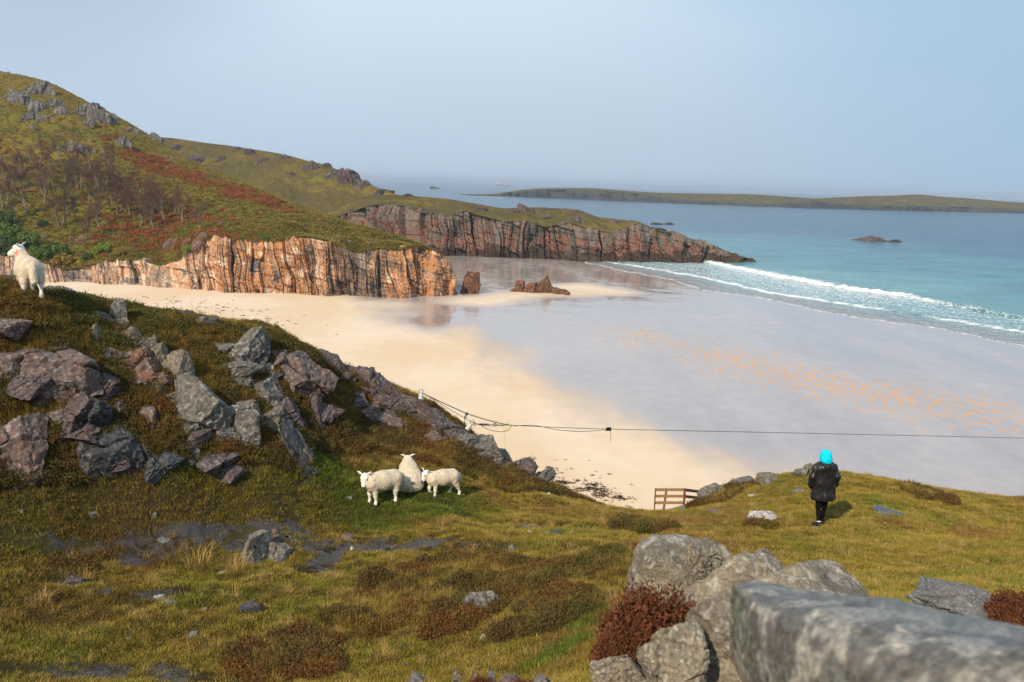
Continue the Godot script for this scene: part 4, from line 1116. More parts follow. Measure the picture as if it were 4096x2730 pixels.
# heather: wiry stems carrying many short shoots
func heather_mesh(seed_: int, r: float, h: float, n: int, leaf: float) -> ArrayMesh:
	var g := RandomNumberGenerator.new()
	g.seed = seed_
	var v := PackedVector3Array()
	var c := PackedColorArray()
	var ix := PackedInt32Array()
	for k in n:
		var a := g.randf() * TAU
		var q := sqrt(g.randf())
		var top := Vector3(cos(a) * q * r, h * (1.0 - 0.55 * q * q) * g.randf_range(0.45, 1.0) * (1.0 + 0.22 * sin(a * 3.0 + seed_) * q + 0.15 * sin(a * 7.0 + q * 9.0)), sin(a) * q * r)
		var tone := g.randf_range(0.55, 1.4)
		var tint := Color(tone * g.randf_range(0.9, 1.25), tone, tone)
		for e in 3:
			var p := top + Vector3(g.randf_range(-1, 1), g.randf_range(-1.6, 0.2), g.randf_range(-1, 1)) * leaf * 1.2
			var d := Vector3(g.randf_range(-1, 1), g.randf_range(0.3, 1.4), g.randf_range(-1, 1)).normalized() * leaf
			var s := d.cross(Vector3(g.randf_range(-1, 1), g.randf_range(-1, 1), g.randf_range(-1, 1))).normalized() * leaf * 0.32
			var i := v.size()
			v.append_array([p - s, p + s, p + d])
			for j in 3: c.append(tint)
			ix.append_array([i, i + 2, i + 1])
	return mesh_of(v, ix, c)

func scatter(called: String, mesh: Mesh, m: Material, where: Array, tints: PackedColorArray, label: String, cat: String, parent: Node = self) -> void:
	var mm := MultiMesh.new()
	mm.transform_format = MultiMesh.TRANSFORM_3D
	mm.use_colors = true
	mm.mesh = mesh
	mm.instance_count = where.size()
	for k in where.size():
		mm.set_instance_transform(k, where[k])
		mm.set_instance_color(k, tints[k])
	var o := MultiMeshInstance3D.new()
	o.name = numbered(called) if parent == self else called
	o.multimesh = mm
	o.material_override = m
	parent.add_child(o, true)
	tag(o, label, cat, "", "stuff")

var muds: Array = []       # [polyline, half width]
func bare(x: float, z: float) -> float:      # 1 in the middle of trodden mud, 0 in sound turf
	var b := 0.0
	for q in muds:
		if z < q[2] and z > q[3]:
			b = maxf(b, smoothstep(q[1] * 1.2, q[1] * 0.4, absf(side_of(q[0], Vector2(x, z)))))
	return b

func paths() -> void:
	muds = [
		[[Vector2(-9.95, -18.00), Vector2(-8.91, -18.60), Vector2(-8.09, -19.20), Vector2(-6.96, -20.00), Vector2(-5.81, -20.60), Vector2(-4.87, -21.20), Vector2(-3.99, -21.00), Vector2(-2.92, -21.20), Vector2(-1.53, -21.30), Vector2(-0.12, -20.80)], 0.42, 0, 0],
		[[Vector2(-5.26, -21.70), Vector2(-4.21, -21.00), Vector2(-3.73, -20.50), Vector2(-3.85, -20.00), Vector2(-4.26, -19.70)], 0.40, 0, 0],
		[[Vector2(-3.41, -21.50), Vector2(-2.39, -21.50), Vector2(-1.27, -21.60)], 0.32, 0, 0],
		[[Vector2(0.03, -22.50), Vector2(0.75, -23.00), Vector2(1.30, -22.00)], 0.28, 0, 0],
		[[Vector2(-7.95, -14.30), Vector2(-6.79, -14.80), Vector2(-5.63, -14.90), Vector2(-4.40, -14.80)], 0.34, 0, 0],
		[[Vector2(-8.51, -17.70), Vector2(-7.80, -18.00)], 0.25, 0, 0],
		[[Vector2(-6.91, -17.40), Vector2(-6.19, -18.00)], 0.22, 0, 0],
	]
	var m := textured(M.soil.albedo_texture, 0.6, 0.16, 0.5, M.rock.normal_texture, 0.5)
	m.albedo_color = Color.WHITE
	var nn := noise(201, 1.3, 3)
	var nf := noise(202, 5.0, 2)
	for q in muds:
		var l: Array = q[0]
		var zs: Array = l.map(func(p): return p.y)
		q[2] = zs.max() + 1.0
		q[3] = zs.min() - 1.0
		var v := PackedVector3Array()
		var c := PackedColorArray()
		var na := 90
		for j in 15:
			for i in na:
				var u := i / float(na - 1) * (l.size() - 1.001)
				var k := int(u)
				var p: Vector2 = l[k].lerp(l[k + 1], u - k)
				var d: Vector2 = (l[k + 1] - l[k]).normalized()
				var w := (j / 14.0 - 0.5) * 2.0
				p += Vector2(d.y, -d.x) * w * q[1] * 1.25
				var edge := maxf(absf(w), absf(i / float(na - 1) - 0.5) * 2.0)
				var y := gh(p.x, p.y) + 0.014 + nn.get_noise_2d(p.x, p.y) * 0.055 + nf.get_noise_2d(p.x, p.y) * 0.02 - 0.05 * smoothstep(0.55, 1.0, edge)
				v.append(Vector3(p.x, y, p.y))
				c.append(Color(0.060, 0.050, 0.042) * (1.0 + 0.6 * nf.get_noise_2d(p.x, p.y)))
		tag(put("path", mesh_of(v, grid_ix(na, 15), c), m), "wet trodden mud crossing the turf", "path", "", "structure")
	# the small pool on the knoll
	var st := PackedVector3Array()
	var ix := PackedInt32Array()
	var c0: Vector3 = Vector3(9.55, 22.09, -24.12)
	var y0 := gh(c0.x, c0.z) + 0.03
	st.append(Vector3(c0.x, y0, c0.z))
	for k in 40:
		var a := k / 40.0 * TAU
		var r := 1.0 + 0.25 * sin(a * 3.0 + 1.0) + 0.12 * sin(a * 7.0)
		st.append(Vector3(c0.x + cos(a) * r * 0.30, y0, c0.z + sin(a) * r * 0.42))
		ix.append_array([0, k + 1, (k + 1) % 40 + 1])
	tag(put("pool", mesh_of(st, ix), solid(lin(0.03, 0.035, 0.04), 0.03, 0.5)), "small dark rain pool in the turf of the knoll", "pool", "", "structure")

func near_plants() -> void:
	var leafy := tinted(0.75, 0.25)
	leafy.backlight_enabled = true
	leafy.backlight = Color(0.45, 0.45, 0.3)
	var dull := tinted(0.9, 0.15)
	M.leafy = leafy
	M.dull = dull
	var turf := []
	var grass := []
	var straw := []
	var heather := []
	for k in 3:
		turf.append(tuft_mesh(500 + k, 22, 0.10, 0.025, 0.07, 0.9, 0.006))
		grass.append(tuft_mesh(510 + k, 30, 0.10, 0.08, 0.22, 1.1, 0.008))
		straw.append(tuft_mesh(520 + k, 60, 0.10, 0.14, 0.34, 1.1, 0.005))
		heather.append(heather_mesh(530 + k, 0.16, 0.15, 150, 0.032))
	var place := {}
	for n in ["turf", "grass", "straw", "heather"]: place[n] = [[[], [], []], [PackedColorArray(), PackedColorArray(), PackedColorArray()]]
	var na := noise(541, 0.28, 3)
	var nb := noise(542, 0.9, 2)
	var nc := noise(543, 0.12, 3)
	var nd := noise(544, 0.5, 2)
	var mounds := [[Vector3(-0.95, 22.29, -18.18), 1.7], [Vector3(-1.95, 22.13, -17.68), 1.2], [Vector3(0.85, 22.66, -17.68), 1.0], [Vector3(1.94, 22.77, -18.48), 0.8], [Vector3(-3.53, 22.11, -15.34), 0.9], [Vector3(6.34, 22.23, -22.36), 0.4], [Vector3(3.22, 21.9, -23.04), 0.6], [Vector3(-8.15, 22.21, -18.82), 0.5], [Vector3(0.69, 22.84, -15.76), 0.7], [Vector3(6.77, 20.56, -29.86), 0.8], [Vector3(11.85, 21.63, -27.28), 0.6]]
	var green := [[Vector3(-4.19, 22.59, -23.3), 1.0], [Vector3(-3.35, 22.19, -23.42), 1.4], [Vector3(-2.07, 22.14, -24.12), 1.2], [Vector3(10.05, 21.86, -25.52), 0.35], [Vector3(0.87, 23.32, -13.46), 0.5], [Vector3(1.33, 23.15, -14.84), 0.4]]
	var put_one := func(kind: String, x: float, z: float, c: Color, s: float, sy: float) -> void:
		var j := rnd.randi() % 3
		var b := Basis.from_euler(Vector3(rnd.randf_range(-0.15, 0.15), rnd.randf() * TAU, rnd.randf_range(-0.15, 0.15))) * Basis.from_scale(Vector3(s, s * sy, s))
		place[kind][0][j].append(Transform3D(b, Vector3(x, gh(x, z), z)))
		place[kind][1][j].append(c)
	var cg := Color(0.185, 0.20, 0.030)
	var olive := Color(0.27, 0.215, 0.036)
	var gold := Color(0.40, 0.275, 0.075)
	var brown := Color(0.22, 0.125, 0.040)
	var rust := Color(0.22, 0.10, 0.034)
	var hdark := Color(0.115, 0.078, 0.034)
	var hgreen := Color(0.11, 0.115, 0.03)
	var tries := 430000
	for k in tries:
		var d := sqrt(rnd.randf_range(3.5 * 3.5, 34.0 * 34.0))
		var x := rnd.randf_range(-0.74, 0.74) * d + rnd.randf_range(-2.5, 2.5)
		var z := -d
		if absf(x) > 24.0: continue
		if z < -30.0 and gh(x, z) < 19.0: continue
		var h := heath(x, z)
		var a := na.get_noise_2d(x, z)
		var b := nb.get_noise_2d(x, z)
		var c3 := nc.get_noise_2d(x, z)
		var dd := nd.get_noise_2d(x, z)
		var m := 0.0
		for q in mounds: m = maxf(m, smoothstep(q[1] * 1.25, q[1] * 0.6, Vector2(x - q[0].x, (z - q[0].z) * 0.8).length() + b * 0.5))
		var gr := 0.0
		for q in green: gr = maxf(gr, smoothstep(q[1] * 1.4, q[1] * 0.5, Vector2(x - q[0].x, z - q[0].z).length() + b * 0.5))
		var bare_ := bare(x, z)
		if rnd.randf() < bare_ * (0.80 + b * 0.6): continue
		var wild := clampf(maxf(h, m * 0.9) + a * 0.25, 0.0, 1.0)
		var r := rnd.randf()
		var col := cg.lerp(olive, clampf(0.78 + a * 1.2 + rnd.randf_range(-0.35, 0.35), 0.0, 1.0))
		col = col.lerp(gold, clampf(b * 0.9 + rnd.randf_range(-0.30, 0.42), 0.0, 0.8))
		col = col.lerp(brown, clampf(c3 * 1.6 + dd * 0.8 + rnd.randf_range(-0.2, 0.25), 0.0, 0.85))
		col = col.lerp(Color(0.11, 0.19, 0.025), gr * 0.75) * rnd.randf_range(0.55, 1.55)
		if wild < 0.45 or gr > 0.6:
			if r < 0.86: put_one.call("turf", x, z, col, rnd.randf_range(0.8, 1.5), rnd.randf_range(0.7, 1.4))
			elif r < 0.90: put_one.call("grass", x, z, col.lerp(gold, 0.25), rnd.randf_range(0.3, 0.6), 1.0)
			elif r < 0.905 and gr < 0.3: put_one.call("straw", x, z, gold.lerp(Color(0.42, 0.30, 0.11), rnd.randf()), rnd.randf_range(0.45, 0.9), 0.9)
		else:
			var patch := clampf(0.5 + a * 0.9 + b * 0.9, 0.0, 1.0)
			if r < 0.26 * (1.0 - patch) * (1.0 - patch) + 0.015: put_one.call("heather", x, z, hdark.lerp(rust, clampf(dd * 1.5 + rnd.randf_range(-0.25, 0.45), 0, 1)).lerp(hgreen, clampf(c3 * 1.4 + rnd.randf_range(-0.2, 0.5), 0, 1)), rnd.randf_range(0.7, 1.35), rnd.randf_range(0.8, 1.3))
			elif r < 0.68: put_one.call("grass", x, z, col.lerp(gold, rnd.randf() * 0.35).lerp(brown, rnd.randf() * 0.5), rnd.randf_range(0.6, 1.25), rnd.randf_range(0.8, 1.2))
			elif r < 0.71: put_one.call("straw", x, z, gold.lerp(olive, rnd.randf()), rnd.randf_range(0.6, 1.0), 1.0)
	# straw tufts that stand out one by one in the meadow
	var tn := {"turf": ["turf_grass", "short grazed olive turf covering the meadow and knoll", "grass"], "grass": ["long_grass", "long windblown olive and golden grass on the hillside", "grass"], "straw": ["straw_grass", "dry straw-coloured grass tufts", "grass"], "heather": ["heather", "low brown and rust heather covering the hillside", "heather"]}
	for n in place:
		for j in 3:
			var ms: Array = {"turf": turf, "grass": grass, "straw": straw, "heather": heather}[n]
			if place[n][0][j].size(): scatter(tn[n][0], ms[j], dull if n == "heather" else leafy, place[n][0][j], place[n][1][j], tn[n][1], tn[n][2])
	# single tufts and bushes one can point at
	var tuft_big := [tuft_mesh(551, 150, 0.16, 0.18, 0.42, 1.1, 0.006), tuft_mesh(552, 130, 0.15, 0.16, 0.40, 1.2, 0.006)]
	M.straw = solid(lin(0.42, 0.29, 0.10), 0.8, 0.2)
	M.straw.vertex_color_use_as_albedo = true
	M.straw.backlight_enabled = true
	M.straw.backlight = Color(0.4, 0.35, 0.2)
	var i := 0
	for q in [["big tawny grass tuft left of the square boulder", Vector3(-6.23, 22.05, -19.32), 1.5], ["tawny grass tuft leaning on the square boulder", Vector3(-5.47, 22.08, -19.1), 1.2], ["yellow grass tuft near the left end of the meadow", Vector3(-8.18, 22.39, -16.62), 1.0], ["pale grass tuft below the yellow tuft on the left", Vector3(-7.94, 22.29, -16.44), 0.8], ["yellow tuft by the broad purple stone", Vector3(-8.04, 22.23, -18.08), 0.9], ["straw tuft above the wet path in the middle", Vector3(-1.54, 21.94, -22.6), 0.9], ["straw tuft below the dark path bend", Vector3(-3.38, 22.01, -18.98), 0.8], ["pale tuft beside the big rounded boulder", Vector3(1.88, 23.3, -15.1), 1.1], ["straw tuft on the knoll right of the walker", Vector3(8.91, 22.81, -19.42), 0.9], ["second straw tuft on the knoll further right", Vector3(9.68, 22.65, -20.2), 0.8], ["straw tuft low in the middle of the frame", Vector3(-1.92, 22.22, -15.3), 0.9], ["yellow tuft right of the square boulder", Vector3(-4.2, 22.04, -18.16), 0.8]]:
		var o := put("grass_tuft", tuft_big[i % 2], M.straw)
		o.position = q[1] + Vector3(0, -0.02, 0)
		o.scale = Vector3.ONE * q[2]
		o.rotation.y = i * 1.3
		tag(o, q[0], "grass tuft", "single grass tufts")
		i += 1
	M.rusty = solid(lin(0.15, 0.060, 0.030), 0.9, 0.15)
	M.rusty.vertex_color_use_as_albedo = true
	var hb := heather_mesh(561, 0.5, 0.70, 2100, 0.05)
	for q in [["rust-red heather bush growing between the big boulders", Vector3(1.38, 25.81, -8.6), 0.95], ["small rust heather clump among rocks at the bottom edge", Vector3(-0.15, 26.22, -7), 0.28], ["small rust heather clump right of the pointed rock", Vector3(0.16, 26.22, -7), 0.26], ["dark red heather at the foot of the heather bush", Vector3(1.03, 25.9, -8.2), 0.5], ["orange brown heather behind the blurred slab at the right edge", Vector3(4.77, 26.14, -8.8), 0.5]]:
		var o := put("heather_bush", hb, M.rusty)
		o.position = q[1] + Vector3(0, -0.1, 0)
		o.scale = Vector3.ONE * q[2]
		tag(o, q[0], "heather", "rust heather bushes among the boulders")

# ------------------------------------------------------------------ plants of the far hill
func tube(st: Array, a: Vector3, b: Vector3, ra: float, rb: float, sides: int, c: Color) -> void:
	var v: PackedVector3Array = st[0]
	var cc: PackedColorArray = st[1]
	var ix: PackedInt32Array = st[2]
	var d := (b - a).normalized()
	var e := d.cross(Vector3(0.31, 0.2, 0.93)).normalized()
	var f := d.cross(e)
	var k := v.size()
	for j in sides:
		var w := e * cos(j * TAU / sides) + f * sin(j * TAU / sides)
		v.append(a + w * ra)
		v.append(b + w * rb)
		cc.append(c)
		cc.append(c)
	for j in sides:
		var p := k + j * 2
		var q := k + (j + 1) % sides * 2
		ix.append_array([p, q, p + 1, q, q + 1, p + 1])

func grow(wood: Array, twigs: Array, g: RandomNumberGenerator, p: Vector3, d: Vector3, l: float, r: float, level: int, wind: Vector3) -> void:
	var n := 4 if level < 2 else 3
	for k in n:
		var q := p + d * l / n
		var r2 := r * 0.86
		if level < 3: tube(wood, p, q, r, r2, 5 if level < 2 else 3, Color(0.19, 0.155, 0.115) * g.randf_range(0.8, 1.2))
		else: tube(twigs, p, q, r, r2, 3, Color(0.16, 0.10, 0.07) * g.randf_range(0.7, 1.3))
		p = q
		r = r2
		d = (d + Vector3(g.randf_range(-1, 1), g.randf_range(-0.5, 0.7), g.randf_range(-1, 1)) * (0.22 + 0.06 * level) + wind * 0.06).normalized()
		if level < 5 and (k > 0 or level > 0):
			for e in (1 if level < 2 else 2):
				var s := (d + Vector3(g.randf_range(-1, 1), g.randf_range(-0.3, 0.8), g.randf_range(-1, 1)) * 0.95).normalized()
				grow(wood, twigs, g, p, s, l * g.randf_range(0.5, 0.74), r * 0.62, level + 1 if level < 4 else 5, wind)

func hill_plants() -> void:
	var bark := tinted(0.9, 0.2)
	var kinds := []
	for k in 4:
		var g := RandomNumberGenerator.new()
		g.seed = 620 + k
		var wood := [PackedVector3Array(), PackedColorArray(), PackedInt32Array()]
		var twigs := [PackedVector3Array(), PackedColorArray(), PackedInt32Array()]
		for e in (1 if k != 1 else 2):
			grow(wood, twigs, g, Vector3(e * 0.4, -0.4, 0), Vector3(g.randf_range(-0.3, 0.3), 1, g.randf_range(-0.2, 0.2)).normalized(), 3.6, 0.26, 0, Vector3(0.9, 0.1, -0.3))
		kinds.append([mesh_of(wood[0], wood[2], wood[1]), mesh_of(twigs[0], twigs[2], twigs[1])])
	var i := 0
	var plain := "bare brown tree in the thicket on the slope above the cliff"
	for q in [
		["tall twisted bare tree at the left above the ivy", Vector2(1.12, 0.155), 1.25], ["pale leaning bare tree right of the tall twisted tree", Vector2(2.36, 0.145), 1.0], ["broad bare tree with two thick limbs in the middle of the slope", Vector2(3.88, 0.215), 1.3],
		["bare tree growing below the broad two-limbed tree", Vector2(4.02, 0.153), 0.9], ["short gnarled tree near the red bracken above the cliff", Vector2(6.14, 0.192), 0.85], ["slim pale tree standing right of the broad tree", Vector2(4.72, 0.234), 0.9], ["small bare tree low over the pale cliff", Vector2(3.45, 0.097), 0.8], ["lone small bare tree near the cliff edge on the right", Vector2(8.05, 0.107), 0.7]]:
		tree(kinds[i % 4], q[0], q[1], q[2], i, bark)
		i += 1
	for q in [Vector2(0.40, 0.249), Vector2(0.90, 0.333), Vector2(1.50, 0.322), Vector2(2.05, 0.387), Vector2(2.15, 0.317), Vector2(2.70, 0.365), Vector2(3.00, 0.423), Vector2(3.35, 0.395), Vector2(3.65, 0.447), Vector2(4.20, 0.402), Vector2(4.55, 0.467), Vector2(3.00, 0.289), Vector2(3.50, 0.274), Vector2(4.35, 0.286), Vector2(5.00, 0.320), Vector2(5.40, 0.353), Vector2(5.85, 0.312), Vector2(6.40, 0.344), Vector2(7.00, 0.325), Vector2(7.35, 0.271), Vector2(0.60, 0.129), Vector2(0.20, 0.158), Vector2(1.60, 0.402), Vector2(1.20, 0.420), Vector2(0.60, 0.337), Vector2(0.15, 0.288), Vector2(5.20, 0.227), Vector2(5.60, 0.198), Vector2(6.60, 0.249), Vector2(4.80, 0.386), Vector2(2.60, 0.258), Vector2(1.80, 0.213), Vector2(3.90, 0.340), Vector2(6.00, 0.283), Vector2(4.20, 0.493), Vector2(2.45, 0.451), Vector2(1.80, 0.280), Vector2(3.20, 0.343)]:
		tree(kinds[i % 4], plain, q, 0.6 + 0.4 * hash1(i, 2.0), i, bark)
		i += 1
	# evergreen shrubs and ivy
	var leaf := tinted(0.6, 0.4)
	leaf.backlight_enabled = true
	leaf.backlight = Color(0.3, 0.4, 0.1)
	var shrub := [shrub_mesh(641), shrub_mesh(642), shrub_mesh(643)]
	var gcol := {"g": Color(0.105, 0.17, 0.022), "d": Color(0.055, 0.095, 0.016), "l": Color(0.17, 0.26, 0.03), "y": Color(0.30, 0.20, 0.03)}
	i = 0
	for q in [["dark ivy mass at the left edge of the slope", Vector2(0.15, 0.099), 4.6, "d"], ["bright green shrub at the left edge above the lone sheep", Vector2(0.55, 0.054), 4.8, "g"], ["dark green shrub covering the left end of the cliff", Vector2(0.20, 0.003), 4.2, "d"], ["green ivy shrub behind the lone sheep's head", Vector2(1.15, 0.044), 4.2, "g"], ["green shrub hanging right of the lone sheep", Vector2(1.65, 0.013), 3.2, "g"], ["broad green shrub on the cliff right of the lone sheep", Vector2(2.15, 0.031), 4.2, "g"], ["small green shrub high in the pale cliff", Vector2(4.25, 0.042), 2.6, "l"], ["yellow-green shrub at the brink of the pale cliff", Vector2(4.80, 0.026), 2.0, "y"], ["golden brown shrub below the broad green shrub", Vector2(2.50, 0.013), 3.0, "y"], ["little green shrub at the top of the orange cliff", Vector2(7.60, -0.033), 1.6, "l"], ["grassy green patch in a notch of the orange cliff top", Vector2(10.70, 0.015), 1.7, "g"], ["dark shrub beside the trees above the ivy", Vector2(1.75, 0.128), 1.8, "d"], ["low green shrub on the bank below the pale leaning tree", Vector2(3.50, 0.020), 1.8, "d"]]:
		var p := slope_point("bay", q[1].x, maxf(q[1].y, 0.0))
		var o := thing("shrub", q[0], "shrub", p + Vector3(0, q[2] * 0.25, 0.4), "evergreen shrubs on the cliff")
		var m := leaf.duplicate()
		m.albedo_color = gcol[q[3]].linear_to_srgb()
		var f := put("foliage", shrub[i % 3], m, o)
		f.scale = Vector3.ONE * q[2]
		f.rotation.y = i * 2.1
		var st := [PackedVector3Array(), PackedColorArray(), PackedInt32Array()]
		tube(st, Vector3(0, -q[2] * 0.4, 0), Vector3(0.1, q[2] * 0.3, 0), 0.12, 0.05, 5, Color(0.12, 0.09, 0.06))
		put("stem", mesh_of(st[0], st[2], st[1]), bark, o)
		i += 1
	# bracken and tussocks
	var fern := heather_mesh(651, 0.55, 0.6, 60, 0.26)
	var tus := tuft_mesh(652, 16, 0.5, 0.3, 0.75, 1.1, 0.12)
	var wf := []
	var cf := PackedColorArray()
	var wt := []
	var ct := PackedColorArray()
	var nb := noise(655, 0.09, 3)
	var spots := [[Vector2(5.70, 0.700), 1.25, 0.06, 700], [Vector2(6.40, 0.734), 1.0, 0.05, 500], [Vector2(8.71, 0.727), 1.0, 0.07, 700], [Vector2(10.00, 0.720), 1.2, 0.09, 900], [Vector2(5.60, 0.146), 1.6, 0.08, 600], [Vector2(7.20, 0.253), 1.6, 0.07, 500], [Vector2(0.60, 0.388), 2.0, 0.15, 220], [Vector2(8.50, 0.027), 1.0, 0.05, 260], [Vector2(4.20, 0.426), 2.2, 0.12, 200], [Vector2(6.00, 0.389), 1.6, 0.08, 350], [Vector2(7.61, 0.708), 1.6, 0.08, 200]]
	for q in spots:
		for k in int(q[3] * 0.65):
			var s: float = q[0].x + rnd.randfn(0.0, 0.7) * q[1]
			var t: float = q[0].y + rnd.randfn(0.0, 0.7) * q[2]
			if t < 0.0 or t > 0.97 or s < -3.9: continue
			var p := slope_point("bay", s, t)
			if nb.get_noise_2d(p.x, p.z) + 0.5 * nb.get_noise_2d(p.x * 4.0, p.z * 4.0) < rnd.randf_range(-0.35, 0.15): continue
			wf.append(Transform3D(Basis(Vector3.UP, rnd.randf() * TAU) * Basis.from_scale(Vector3.ONE * rnd.randf_range(0.7, 1.6)), p))
			cf.append(Color(0.36, 0.13, 0.045).lerp(Color(0.22, 0.10, 0.045), rnd.randf()))
	scatter("bracken", fern, M.dull, wf, cf, "rust-red withered bracken in patches on the hill", "bracken")
	for k in 30000:
		var s := rnd.randf_range(-3.0, 18.0)
		var t := rnd.randf() * rnd.randf() if k % 2 else rnd.randf()
		var p := slope_point("bay", s, t)
		var n := nb.get_noise_2d(p.x, p.z)
		wt.append(Transform3D(Basis(Vector3.UP, rnd.randf() * TAU) * Basis.from_scale(Vector3.ONE * rnd.randf_range(0.5, 1.2)), p))
		ct.append(Color(0.20, 0.20, 0.035).lerp(Color(0.36, 0.28, 0.06), clampf(0.5 + n * 1.2 + rnd.randf_range(-0.4, 0.4), 0, 1)).lerp(Color(0.24, 0.14, 0.05), clampf(rnd.randf_range(-0.5, 0.7), 0, 0.7)))
	scatter("hill_grass", tus, M.leafy, wt, ct, "tussocky grass over the green hill", "grass")

func tree(kind: Array, label: String, at: Vector2, s: float, i: int, bark: Material) -> void:
	var o := thing("bare_tree", label, "tree", slope_point("bay", at.x, at.y), "bare trees on the hillside above the cliff")
	o.rotation.y = hash1(i, 7.0) * TAU * (0.2 if i < 8 else 1.0)
	s *= 1.55
	o.scale = Vector3(s, s * (0.85 + 0.3 * hash1(i, 9.0)), s)
	put("trunk", kind[0], bark, o)
	put("crown", kind[1], bark, o)

func shrub_mesh(seed_: int) -> ArrayMesh:
	var g := RandomNumberGenerator.new()
	g.seed = seed_
	var v := PackedVector3Array()
	var c := PackedColorArray()
	var ix := PackedInt32Array()
	var lobes := []
	for k in 16: lobes.append([Vector3(g.randf_range(-0.75, 0.75), g.randf_range(-0.35, 0.55), g.randf_range(-0.6, 0.6)), g.randf_range(0.18, 0.42), g.randf_range(0.7, 1.3)])
	for k in 2200:
		var l: Array = lobes[g.randi() % 16]
		var d := Vector3(g.randfn(), g.randfn(), g.randfn()).normalized()
		var p: Vector3 = l[0] + d * l[1] * g.randf_range(0.6, 1.05)
		var e := (d + Vector3(g.randfn(), g.randfn(), g.randfn()) * 0.6).normalized()
		var a := e.cross(Vector3(0.2, 1, 0.3)).normalized() * 0.045
		var b := e.cross(a).normalized() * 0.06
		var i := v.size()
		v.append_array([p - a, p - b, p + a, p + b])
		var tone: float = l[2] * g.randf_range(0.6, 1.4)
		for j in 4: c.append(Color(tone * g.randf_range(0.9, 1.2), tone, tone))
		ix.append_array([i, i + 1, i + 2, i, i + 2, i + 3])
	return mesh_of(v, ix, c)

